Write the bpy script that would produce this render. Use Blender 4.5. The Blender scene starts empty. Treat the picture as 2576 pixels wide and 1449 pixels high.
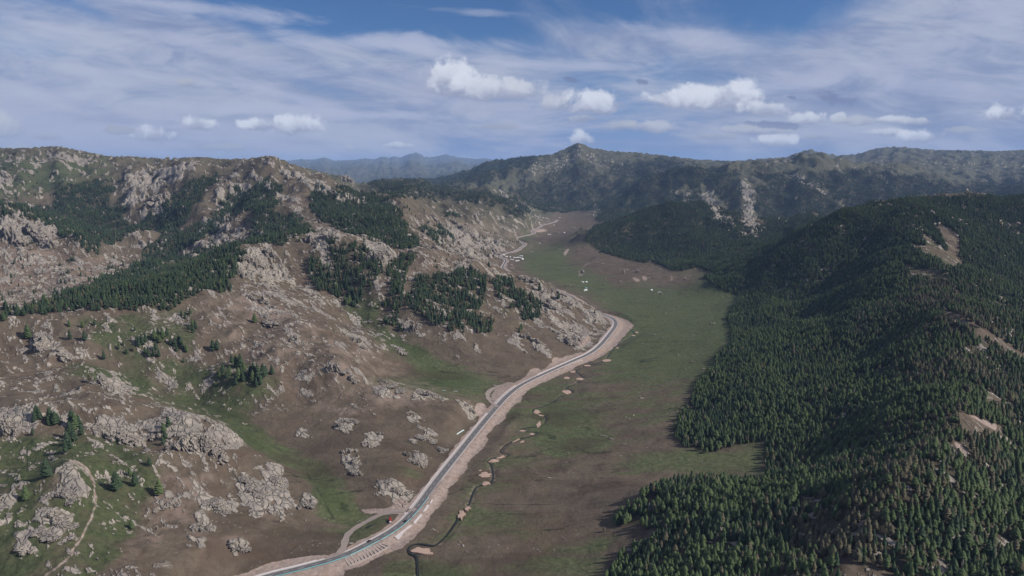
import bpy, bmesh, math, random
import numpy as np
from mathutils import Vector
R = math.radians
random.seed(7); rng = np.random.default_rng(7)
C = bpy.context.scene.collection
scene = bpy.context.scene

# ------------------------------------------------------------------ camera, sky, sun, exposure
CAMZ = 420.0; PITCH = R(10.0); F = 1717.0
CP, SP = math.cos(PITCH), math.sin(PITCH)
cam_d = bpy.data.cameras.new("camera"); cam = bpy.data.objects.new("camera", cam_d); C.objects.link(cam)
cam_d.sensor_width = 36.0; cam_d.lens = 36.0 * F / 2576.0
cam_d.clip_start = 1.0; cam_d.clip_end = 150000.0
cam.location = (0, 0, CAMZ); cam.rotation_euler = (R(90) - PITCH, 0, 0)
scene.camera = cam
SUN_AZ, SUN_EL = R(-10.0), R(35.0)          # azimuth measured from +X towards +Y
scene.view_settings.view_transform = 'Standard'; scene.view_settings.look = 'None'
scene.view_settings.gamma = 1.0; scene.view_settings.exposure = 0.0
scene.view_settings.use_curve_mapping = False
scene.cycles.max_bounces = 5; scene.cycles.diffuse_bounces = 2; scene.cycles.glossy_bounces = 1
scene.cycles.volume_bounces = 1; scene.cycles.transparent_max_bounces = 8
scene.cycles.use_denoising = True

sun_d = bpy.data.lights.new("sun", 'SUN'); sun = bpy.data.objects.new("sun", sun_d); C.objects.link(sun)
sun_d.energy = 4.9; sun_d.angle = R(0.53); sun_d.color = (1.0, 0.95, 0.88)
sv = Vector((math.cos(SUN_EL) * math.cos(SUN_AZ), math.cos(SUN_EL) * math.sin(SUN_AZ), math.sin(SUN_EL)))
sun.rotation_euler = sv.to_track_quat('Z', 'Y').to_euler(); sun.location = (0, 0, 3000)

class NT:
    """small helper to write node trees"""
    def __init__(s, tree): s.t = tree; s.n = tree.nodes; s.l = tree.links
    def node(s, typ, **kw):
        nd = s.n.new(typ)
        for k, v in kw.items(): setattr(nd, k, v)
        return nd
    def inp(s, sock, v):
        if v is None: return
        if isinstance(v, bpy.types.NodeSocket): s.l.new(v, sock)
        else:
            if hasattr(sock.default_value, '__len__') and not hasattr(v, '__len__'): v = [v] * len(sock.default_value)
            if hasattr(v, '__len__') and len(v) == 3 and len(sock.default_value) == 4: v = (*v, 1)
            sock.default_value = v
    def math(s, op, a, b=None, c=None, clamp=False):
        nd = s.node('ShaderNodeMath', operation=op); nd.use_clamp = clamp
        s.inp(nd.inputs[0], a); s.inp(nd.inputs[1], b); s.inp(nd.inputs[2], c); return nd.outputs[0]
    def add(s, a, b): return s.math('ADD', a, b)
    def mul(s, a, b): return s.math('MULTIPLY', a, b)
    def sub(s, a, b): return s.math('SUBTRACT', a, b)
    def vmul(s, v, w):
        nd = s.node('ShaderNodeVectorMath', operation='MULTIPLY'); s.inp(nd.inputs[0], v); s.inp(nd.inputs[1], w); return nd.outputs[0]
    def vadd(s, v, w):
        nd = s.node('ShaderNodeVectorMath', operation='ADD'); s.inp(nd.inputs[0], v); s.inp(nd.inputs[1], w); return nd.outputs[0]
    def noise(s, vec, scale, detail=4, rough=.55, dist=0, color=False, lac=2.0):
        nd = s.node('ShaderNodeTexNoise'); s.inp(nd.inputs['Vector'], vec); nd.inputs['Scale'].default_value = scale
        nd.inputs['Detail'].default_value = detail; nd.inputs['Roughness'].default_value = rough
        nd.inputs['Distortion'].default_value = dist; nd.inputs['Lacunarity'].default_value = lac
        return nd.outputs['Color' if color else 'Fac']
    def voro(s, vec, scale, feature='F1', out='Distance', rnd=1.0):
        nd = s.node('ShaderNodeTexVoronoi', feature=feature); s.inp(nd.inputs['Vector'], vec); nd.inputs['Scale'].default_value = scale
        nd.inputs['Randomness'].default_value = rnd
        return nd.outputs[out]
    def ss(s, v, a, b, o0=0.0, o1=1.0):
        nd = s.node('ShaderNodeMapRange', interpolation_type='SMOOTHSTEP')
        s.inp(nd.inputs[0], v); s.inp(nd.inputs[1], a); s.inp(nd.inputs[2], b); s.inp(nd.inputs[3], o0); s.inp(nd.inputs[4], o1)
        return nd.outputs[0]
    def lin(s, v, a, b, o0=0.0, o1=1.0):
        nd = s.node('ShaderNodeMapRange'); s.inp(nd.inputs[0], v); s.inp(nd.inputs[1], a); s.inp(nd.inputs[2], b)
        s.inp(nd.inputs[3], o0); s.inp(nd.inputs[4], o1); return nd.outputs[0]
    def mix(s, f, a, b):
        nd = s.node('ShaderNodeMix', data_type='RGBA'); s.inp(nd.inputs[0], f); s.inp(nd.inputs[6], a); s.inp(nd.inputs[7], b); return nd.outputs[2]
    def scale_col(s, col, f):
        nd = s.node('ShaderNodeVectorMath', operation='SCALE'); s.inp(nd.inputs[0], col); s.inp(nd.inputs['Scale'], f); return nd.outputs[0]

def ae(vx, vy):
    """photo position (2576 wide) -> (x/y, z-slope) of the viewing ray"""
    u = (724.5 - vy) / F
    k = CP + u * SP
    return (vx - 1288.0) / F / k, (-SP + u * CP) / k
def to_px(x, y, z):
    """world -> photo position"""
    dz = z - CAMZ
    w = y * CP - dz * SP
    return 1288.0 + F * x / w, 724.5 - F * (y * SP + dz * CP) / w

# world: Nishita sky with cirrus sheets and small cumulus in it
world = bpy.data.worlds.new("World"); scene.world = world; world.use_nodes = True
T = NT(world.node_tree); T.n.clear()
sky = T.node('ShaderNodeTexSky', sky_type='NISHITA'); sky.sun_disc = False
sky.sun_elevation = SUN_EL; sky.sun_rotation = R(90) - SUN_AZ; sky.altitude = 2000; sky.air_density = 1.0; sky.dust_density = 0.3; sky.ozone_density = 2.0
geo = T.node('ShaderNodeTexCoord'); sep = T.node('ShaderNodeSeparateXYZ'); T.l.new(geo.outputs['Generated'], sep.inputs[0])
dx, dy, dz = sep.outputs
ysafe = T.math('MAXIMUM', T.math('ABSOLUTE', dy), 0.02)
wa = T.math('DIVIDE', dx, ysafe); we = T.math('DIVIDE', dz, ysafe)
hz = T.add(T.math('MAXIMUM', dz, 0.0), 0.045)
comb = T.node('ShaderNodeCombineXYZ'); T.inp(comb.inputs[0], T.math('DIVIDE', dx, hz)); T.inp(comb.inputs[1], T.math('DIVIDE', dy, hz))
plane = comb.outputs[0]
def rotated(vec, deg, sc, off=(0, 0, 0)):
    m = T.node('ShaderNodeMapping'); T.inp(m.inputs[0], vec); m.inputs['Rotation'].default_value = (0, 0, R(deg))
    return T.vadd(T.vmul(m.outputs[0], sc), off)
c1 = T.noise(rotated(plane, 10, (.62, .16, 1), (3.1, 0, 0)), 1.0, 6, .52, 0.7)
c2 = T.noise(rotated(plane, 14, (1.9, .55, 1), (0, 7, 0)), 1.0, 6, .58, 1.0)
c3 = T.noise(rotated(plane, 6, (.30, .09, 1), (5.2, 2.2, 0)), 1.0, 3, .5, 0.4)
combs = T.node('ShaderNodeCombineXYZ'); T.inp(combs.inputs[0], wa); T.inp(combs.inputs[1], T.add(T.mul(we, 3.6), T.mul(wa, .22)))
c5 = T.noise(combs.outputs[0], 2.3, 7, .60, .9); c6 = T.noise(combs.outputs[0], 7.0, 5, .62, .7)
low = T.ss(we, .19, .10)
topc = T.mul(T.ss(we, .150, .215), T.ss(T.math('ABSOLUTE', T.sub(wa, .03)), .66, .34))
rsheet = T.mul(T.ss(wa, .20, .50), T.ss(T.sub(we, T.mul(wa, .30)), .10, .0))
hi_ = T.add(T.mul(c1, .58), T.add(T.mul(c2, .34), T.mul(c3, .26)))
lo_ = T.add(T.mul(c5, .66), T.add(T.mul(c6, .34), T.mul(c3, .16)))
cov = T.add(T.mul(hi_, T.sub(1.0, T.mul(low, .8))), T.mul(lo_, T.mul(low, .8)))
cov = T.add(T.sub(cov, T.mul(topc, .13)), T.mul(rsheet, .16))
cov = T.add(cov, T.mul(T.mul(T.ss(wa, .05, -.35), T.ss(we, .235, .17)), .07))
sheet = T.ss(cov, .45, .645)
skycol = T.scale_col(sky.outputs[0], 0.10)
skycol = T.vmul(skycol, (.43, .62, .86))
skycol = T.mix(T.ss(we, .19, .02), skycol, (.20, .31, .56))
sheetcol = T.mix(T.ss(T.add(T.mul(c6, .5), T.mul(c5, .5)), .36, .62), (.25, .31, .50), (.50, .54, .67))
colr = T.scale_col(T.mix(T.mul(sheet, .92), skycol, sheetcol), .92)
# thin horizontal bands near the horizon
comb2 = T.node('ShaderNodeCombineXYZ'); T.inp(comb2.inputs[0], wa); T.inp(comb2.inputs[1], T.mul(we, 6.0))
band = T.noise(comb2.outputs[0], 2.6, 7, .62, .6)
bandf = T.mul(T.ss(band, .46, .60), T.mul(T.ss(we, .17, .07), T.ss(we, -.02, .02)))
colr = T.mix(T.mul(bandf, .8), colr, (.42, .45, .60))
darkb = T.mul(T.ss(T.noise(comb2.outputs[0], 4.1, 5, .6, .4), .52, .70), T.ss(we, .15, .03))
colr = T.mix(T.mul(darkb, .45), colr, (.175, .23, .40))
# distinct cirrus bands: (centre x, centre y, half length, half width, slope in degrees, opacity)
cn = T.noise(combs.outputs[0], 5.0, 6, .62, .8)
for cx, cy, rx, ry, an, al in [(1000,108,300,22,2,.65),(1120,135,220,16,8,.5),(430,95,170,24,12,.6),(640,150,260,26,14,.5),(430,12,260,18,7,.6),(90,60,150,14,14,.5),(700,235,190,16,14,.6),(860,285,330,13,3,.65),(1300,320,260,9,2,.5),(1740,90,190,24,8,.5),
                               (1440,165,220,13,2,.5),(2250,150,420,44,-14,.5),(1950,215,260,22,-3,.5),(2380,215,260,22,2,.4),(150,245,240,12,5,.4),(270,180,90,10,5,.4),(1180,30,120,10,4,.35),(2480,30,120,40,-30,.4),(1980,330,130,9,3,.4)]:
    a0, e0 = ae(cx, cy); a1, e1 = ae(cx + 100, cy - 100); ua_, ue_ = 100 / (a1 - a0), 100 / (e1 - e0)
    X_ = T.mul(T.sub(wa, a0), ua_); Y_ = T.mul(T.sub(we, e0), ue_); ct, sn = math.cos(R(an)), math.sin(R(an))
    p1 = T.mul(T.sub(T.mul(X_, ct), T.mul(Y_, sn)), 1 / rx); p2 = T.mul(T.add(T.mul(X_, sn), T.mul(Y_, ct)), 1 / ry)
    d = T.math('SQRT', T.add(T.mul(p1, p1), T.mul(p2, p2))); bd = T.ss(T.sub(d, T.mul(T.sub(cn, .5), 4.2)), 1.35, .1)
    colr = T.mix(T.mul(bd, min(1, al * 1.15)), colr, (.45, .49, .64))
# cumulus: (centre x, centre y, half width, half height, strength) in photo units
CUM = [(x_, y_, w_ * 1.12, h_ * 1.2, min(1, s_ + .15)) for x_, y_, w_, h_, s_ in [(1125,205,48,42,1.0),(1180,225,60,30,.85),(1235,228,60,26,.75),(1310,230,45,24,.7),(1405,262,35,18,.6),(1495,262,65,28,.85),
       (1690,248,50,18,1.0),(1760,250,70,26,1.0),(1845,250,70,30,.95),(1920,275,50,18,.8),(740,318,48,24,1.0),(655,318,36,16,.85),(383,340,34,20,1.0),
       (500,315,32,18,.8),(1462,352,24,16,.8),(1002,367,26,7,.7),(2030,298,34,14,.8),(2110,300,18,12,.7),(2160,305,40,10,.5),(1955,358,46,14,.8),
       (2240,302,32,8,.75),(2310,308,32,9,.6),(2240,335,45,9,.7),(2315,345,50,15,.85),(1640,322,50,14,.55),(2525,290,42,18,.85),(1900,328,80,10,.5),
       (10,320,42,26,.55),(120,345,30,9,.4),(470,210,18,10,.4),(878,372,8,6,.5),(560,372,60,8,.4),(1570,318,40,12,.45),(1470,300,26,10,.4),(2060,345,30,8,.4),(1800,345,50,7,.35),(40,380,60,12,.4),(300,330,40,8,.3),(1240,320,50,8,.3),(2420,330,40,8,.4)]]
comb3 = T.node('ShaderNodeCombineXYZ'); T.inp(comb3.inputs[0], wa); T.inp(comb3.inputs[1], we)
pn = T.noise(comb3.outputs[0], 26, 6, .60, .35); pn2 = T.noise(comb3.outputs[0], 75, 4, .6)
puff = T.add(T.mul(T.sub(pn, .5), 3.0), T.mul(T.sub(pn2, .5), .9))
for cx, cy, rx, ry, st in CUM:
    a0, e0 = ae(cx, cy); a1, e1 = ae(cx + rx, cy - ry)
    ua = T.math('DIVIDE', T.sub(wa, a0), a1 - a0); ue = T.math('DIVIDE', T.sub(we, e0), e1 - e0)
    ueb = T.math('MULTIPLY', T.math('MINIMUM', ue, 0), 1.55)      # flatter base
    uem = T.add(T.math('MAXIMUM', ue, 0), ueb)
    d = T.math('SQRT', T.add(T.mul(ua, ua), T.mul(uem, uem)))
    body = T.ss(T.sub(d, puff), 1.40, .72)
    shade = T.ss(T.add(ue, T.mul(T.sub(pn, .5), 3.2)), -.8, .75)
    cc = T.mix(shade, (.30, .33, .46), (.58 * st + .12, .61 * st + .13, .67 * st + .16))
    colr = T.mix(T.mul(body, min(1, .55 + .4 * st)), colr, cc)
for cx, cy, rx, ry in [(2095,248,75,22),(1620,207,20,9),(1440,200,26,9),(1990,245,22,7),(1950,315,60,9)]:
    a0, e0 = ae(cx, cy); a1, e1 = ae(cx + rx, cy - ry)
    ua = T.math('DIVIDE', T.sub(wa, a0), a1 - a0); ue = T.math('DIVIDE', T.sub(we, e0), e1 - e0)
    ue = T.add(ue, T.mul(ua, .5))
    d = T.math('SQRT', T.add(T.mul(ua, ua), T.mul(ue, ue)))
    colr = T.mix(T.mul(T.ss(T.sub(d, puff), 1.1, .5), .7), colr, (.165, .205, .36))
bg = T.node('ShaderNodeBackground'); T.inp(bg.inputs[0], colr); bg.inputs[1].default_value = 1.0
wout = T.node('ShaderNodeOutputWorld'); T.l.new(bg.outputs[0], wout.inputs[0])

# ------------------------------------------------------------------ numeric helpers
def smooth(x, a, b):
    t = np.clip((x - a) / (b - a), 0, 1); return t * t * (3 - 2 * t)
def hash2(ix, iy, seed):
    h = (ix.astype(np.int64) * 374761393 + iy.astype(np.int64) * 668265263 + seed * 1442695041) & 0xffffffff
    h = ((h ^ (h >> 13)) * 1274126177) & 0xffffffff
    h = (h ^ (h >> 16)) & 0xffffffff
    return h.astype(np.float64) / 4294967295.0
def perlin(x, y, seed=0):
    ix = np.floor(x); iy = np.floor(y); fx = x - ix; fy = y - iy
    ix = ix.astype(np.int64); iy = iy.astype(np.int64)
    u = fx * fx * fx * (fx * (fx * 6 - 15) + 10); v = fy * fy * fy * (fy * (fy * 6 - 15) + 10)
    def g(ox, oy):
        a = hash2(ix + ox, iy + oy, seed) * 2 * math.pi
        return np.cos(a) * (fx - ox) + np.sin(a) * (fy - oy)
    n0 = g(0, 0) * (1 - u) + g(1, 0) * u; n1 = g(0, 1) * (1 - u) + g(1, 1) * u
    return (n0 * (1 - v) + n1 * v) * 1.5
def fbm(x, y, wl, octs, seed=0, gain=.5):
    s = 0; a = 1.0
    for o in range(octs):
        s = s + a * perlin(x / wl + 17.3 * o, y / wl - 9.1 * o, seed + o); wl *= .5; a *= gain
    return s
def cells(x, y, seed):
    """nearest jittered cell: returns F1, F2, random id, random id 2"""
    ix = np.floor(x).astype(np.int64); iy = np.floor(y).astype(np.int64)
    f1 = np.full(x.shape, 9.0); f2 = np.full(x.shape, 9.0); r1 = np.zeros(x.shape); r2 = np.zeros(x.shape); ddx = np.zeros(x.shape); ddy = np.zeros(x.shape)
    for oy in (-1, 0, 1):
        for ox in (-1, 0, 1):
            cx = ix + ox; cy = iy + oy
            px = cx + .5 + .85 * (hash2(cx, cy, seed) - .5); py = cy + .5 + .85 * (hash2(cx, cy, seed + 5) - .5)
            d = np.hypot(x - px, y - py); m = d < f1
            f2 = np.where(m, f1, np.minimum(f2, d)); f1 = np.where(m, d, f1)
            r1 = np.where(m, hash2(cx, cy, seed + 9), r1); r2 = np.where(m, hash2(cx, cy, seed + 13), r2)
            ddx = np.where(m, x - px, ddx); ddy = np.where(m, y - py, ddy)
    return f1, f2, r1, r2, ddx, ddy

# ------------------------------------------------------------------ photo-traced outlines, kept as coarse cover maps
CW, CH = 1288, 725
GX, GY = np.meshgrid(np.arange(CW) * 2.0 + 1, np.arange(CH) * 2.0 + 1)
def raster(poly):
    p = np.array(poly, float)
    x0, x1 = max(0, int(p[:, 0].min() / 2) - 1), min(CW, int(p[:, 0].max() / 2) + 2)
    y0, y1 = max(0, int(p[:, 1].min() / 2) - 1), min(CH, int(p[:, 1].max() / 2) + 2)
    m = np.zeros((CH, CW), bool)
    if x1 <= x0 or y1 <= y0: return m
    gx = GX[y0:y1, x0:x1]; gy = GY[y0:y1, x0:x1]; ins = np.zeros(gx.shape, bool)
    n = len(p)
    for i in range(n):
        ax, ay = p[i]; bx, by = p[(i + 1) % n]
        if ay == by: continue
        c = ((ay > gy) != (by > gy)) & (gx < (bx - ax) * (gy - ay) / (by - ay) + ax); ins ^= c
    m[y0:y1, x0:x1] = ins
    return m
def ell(cx, cy, rx, ry, ang=0):
    c, s = math.cos(R(ang)), math.sin(R(ang))
    return [(cx + rx * math.cos(t) * c - ry * math.sin(t) * s, cy + rx * math.cos(t) * s + ry * math.sin(t) * c) for t in np.linspace(0, 2 * math.pi, 25)[:-1]]
def stroke(pts, w):
    d = np.full((CH, CW), 1e9)
    for (ax, ay), (bx, by) in zip(pts[:-1], pts[1:]):
        vx, vy = bx - ax, by - ay; L = vx * vx + vy * vy + 1e-6
        t = np.clip(((GX - ax) * vx + (GY - ay) * vy) / L, 0, 1)
        d = np.minimum(d, np.hypot(GX - ax - t * vx, GY - ay - t * vy))
    return d < w / 2
def blur(m, k):
    m = m.astype(float)
    for _ in range(2):
        for ax in (0, 1):
            p = np.pad(m, [(k + 1, k) if a == ax else (0, 0) for a in (0, 1)], mode='edge')
            cs = np.cumsum(p, axis=ax); n = m.shape[ax]
            m = (np.take(cs, range(2 * k + 1, 2 * k + 1 + n), axis=ax) - np.take(cs, range(0, n), axis=ax)) / (2 * k + 1)
    return m
def canvas(items, k=3):
    out = np.zeros((CH, CW))
    for poly, v in items: out = np.where(raster(poly), np.maximum(out, v) if v > 0 else 0, out)
    return blur(out, k) if k else out
def look(cv, vx, vy):
    gx = np.clip(vx / 2 - .5, 0, CW - 1.001); gy = np.clip(vy / 2 - .5, 0, CH - 1.001)
    ix = gx.astype(int); iy = gy.astype(int); fx = gx - ix; fy = gy - iy
    return (cv[iy, ix] * (1 - fx) + cv[iy, ix + 1] * fx) * (1 - fy) + (cv[iy + 1, ix] * (1 - fx) + cv[iy + 1, ix + 1] * fx) * fy
def z2(pts): return [(817.6 + x * .3472, 314.5 + y * .3472) for x, y in pts]      # traced on three enlarged crops
def z3(pts): return [(1695.6 + x * .3472, 314.5 + y * .3472) for x, y in pts]
def z5(pts): return [(754.7 + x * .349, 943.4 + y * .349) for x, y in pts]
def z6(pts): return [(1509.4 + x * .4792, 754.7 + y * .4792) for x, y in pts]
def z7(pts): return [(817.6 + x * .3472, 691.8 + y * .3472) for x, y in pts]

FOREST_RIGHT = [(1470,600),(1500,560),(1560,540),(1640,520),(1700,503),(1745,494),(1800,512),(1850,542),(1880,572),(1960,562),(2050,542),(2120,520),(2280,498),(2400,495),(2576,488),(2640,484),(2640,1500),(1500,1500),
    (1520,1449),(1540,1420),(1570,1380),(1640,1350),(1660,1325),(1600,1322),(1545,1312),(1550,1290),(1600,1258),(1640,1225),(1700,1203),(1760,1192),(1850,1205),(1930,1210),(1925,1180),(1925,1105),(1850,1112),(1790,1135),(1720,1125),
    (1690,1080),(1710,1040),(1740,1000),(1750,960),(1790,930),(1800,900),(1840,860),(1830,800),(1860,740),(1800,720),(1770,695),(1800,688),(1760,670),(1700,682),(1640,655),(1620,660),(1540,640),(1500,625)]
BARE_RIGHT = [z3([(1640,840),(1780,870),(1830,880),(1900,870),(1970,920),(2050,960),(2050,1000),(1960,1000),(1900,950),(1830,930),(1790,900)]),
    z3([(1800,780),(1860,810),(1910,850),(1850,860)]), z3([(1930,730),(2000,760),(2060,820),(2050,930),(1990,900),(1950,800)]),
    z3([(1620,980),(1700,1010),(1760,1040),(1800,1030),(1900,1050),(1920,1100),(1790,1090),(1720,1050)]),
    z3([(1980,1330),(2100,1400),(2180,1449),(2100,1449),(2010,1370)]),
    z6([(1850,70),(1950,115),(2080,185),(2220,275),(2226,315),(2080,225),(1960,165),(1860,105)]), z6([(1990,420),(2060,475),(2130,520),(2050,525)]),
    z6([(1900,590),(1960,605),(2080,650),(2070,690),(1960,690),(1910,655)]), z6([(1860,740),(1950,800),(1940,820),(1870,800)]),
    z6([(1250,1310),(1340,1365),(1450,1400),(1540,1460),(1270,1460),(1280,1390)]), z6([(1180,1210),(1200,1250),(1250,1310),(1240,1330)]), z6([(1600,1000),(1650,1010),(1640,1040)]), z6([(1820,1090),(1900,1130),(1880,1140)])]
FOREST_LEFT = [
    [(0,772),(60,766),(130,752),(200,718),(270,688),(360,658),(450,648),(530,628),(605,612),(616,640),(585,700),(578,728),(540,718),(500,735),(410,772),(370,780),(240,766),(130,772),(50,800),(-40,815),(-40,780)],
    [(-40,512),(60,508),(120,520),(150,480),(180,465),(260,448),(292,452),(270,500),(300,512),(335,520),(300,540),(330,556),(375,550),(405,520),(440,500),(470,470),(520,440),(548,428),(560,440),(530,472),(500,500),(480,540),(450,560),(440,582),(500,562),(556,520),(580,488),(600,468),(640,458),(690,455),(722,478),(690,490),(702,520),(730,542),(780,560),(788,582),(760,602),(640,614),(605,612),(640,572),(628,520),(592,532),(562,562),(520,592),(480,622),(400,652),(365,658),(368,622),(400,602),(412,580),(380,570),(335,590),(250,612),(180,602),(160,592),(130,570),(60,542),(-40,545)],
    [(785,476),(830,473),(900,476),(960,488),(1010,528),(1012,560),(1052,580),(1056,600),(1040,622),(1010,622),(960,607),(900,590),(850,565),(800,545),(780,520)],
    [(1060,568),(1090,575),(1130,570),(1150,588),(1120,602),(1078,602)], [(1100,508),(1172,508),(1182,535),(1112,537)],
    [(60,575),(100,570),(100,610),(60,605)], [(165,600),(250,605),(260,640),(200,620)]]
FOREST_MID = [
    [(820,590),(850,600),(880,600),(920,620),(950,640),(962,680),(945,712),(920,742),(900,772),(870,762),(830,732),(800,722),(772,692),(780,640),(808,620)],
    [(980,640),(1045,640),(1022,690),(1012,740),(1002,788),(1035,822),(1010,832),(962,802),(958,770),(990,720),(970,680)],
    [(1028,690),(1080,690),(1130,680),(1190,672),(1228,690),(1222,740),(1202,788),(1242,800),(1236,832),(1160,835),(1100,812),(1060,792),(1018,762)],
    [(1230,700),(1292,700),(1292,720),(1340,740),(1368,770),(1362,792),(1320,802),(1300,780),(1270,760),(1255,740)]]
FOREST_FAR = [
    [(1340,520),(1400,500),(1500,468),(1560,452),(1640,438),(1660,418),(1700,413),(1780,423),(1830,425),(1900,420),(1950,428),(2000,440),(2060,428),(2200,430),(2330,448),(2400,466),(2640,440),(2640,525),(2280,530),(2120,538),(2050,550),(1960,572),(1890,580),(1850,550),(1745,505),(1640,528),(1560,548),(1500,565),(1500,530),(1440,520),(1380,530)],
    [(930,455),(1000,448),(1060,448),(1130,468),(1200,478),(1290,498),(1335,530),(1300,545),(1250,520),(1180,500),(1100,500),(1000,490),(930,470)],
    z2([(1340,480),(1450,440),(1600,380),(1700,320),(1850,268),(1900,280),(1960,340),(2040,380),(2120,430),(2200,400),(2050,330),(2050,290),(2200,270),(2540,240),(2540,420),(2300,480),(2000,540),(1980,600),(1780,625),(1560,620),(1400,540)]),
    z2([(700,390),(980,350),(1200,270),(1400,222),(1500,218),(1560,235),(1420,320),(1330,380),(1150,390),(1000,430),(850,420)])]
BARE_FAR = [z3([(180,440),(220,400),(290,410),(300,480),(370,570),(500,700),(530,740),(420,700),(300,640),(250,560)]),
    z3([(480,330),(540,340),(600,440),(650,520),(620,500),(560,430),(600,560),(560,600),(640,680),(720,640),(620,745),(530,745),(490,640),(510,500),(480,420)]),
    z3([(830,290),(900,310),(1000,380),(1080,440),(1200,560),(1280,610),(1200,600),(1080,480),(940,410),(870,380)]),
    z3([(400,265),(600,245),(760,245),(790,320),(700,345),(600,335),(560,340),(740,480),(700,480),(560,380),(430,320)]),
    z3([(20,450),(130,440),(140,490),(60,520)]), z3([(1490,545),(1570,600),(1600,605),(1530,605)]), z3([(780,640),(870,630),(900,660),(800,670)]), z3([(960,650),(1060,640),(980,680)]),
    z2([(1730,330),(1790,350),(1830,420),(1820,480),(1790,480),(1780,400),(1720,350)]), z2([(1610,450),(1680,470),(1720,490),(1660,500)]), z2([(1700,385),(1740,400),(1740,440),(1710,430)]),
    z2([(1930,560),(1980,550),(2010,600),(1960,640),(1930,620)])]
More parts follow.
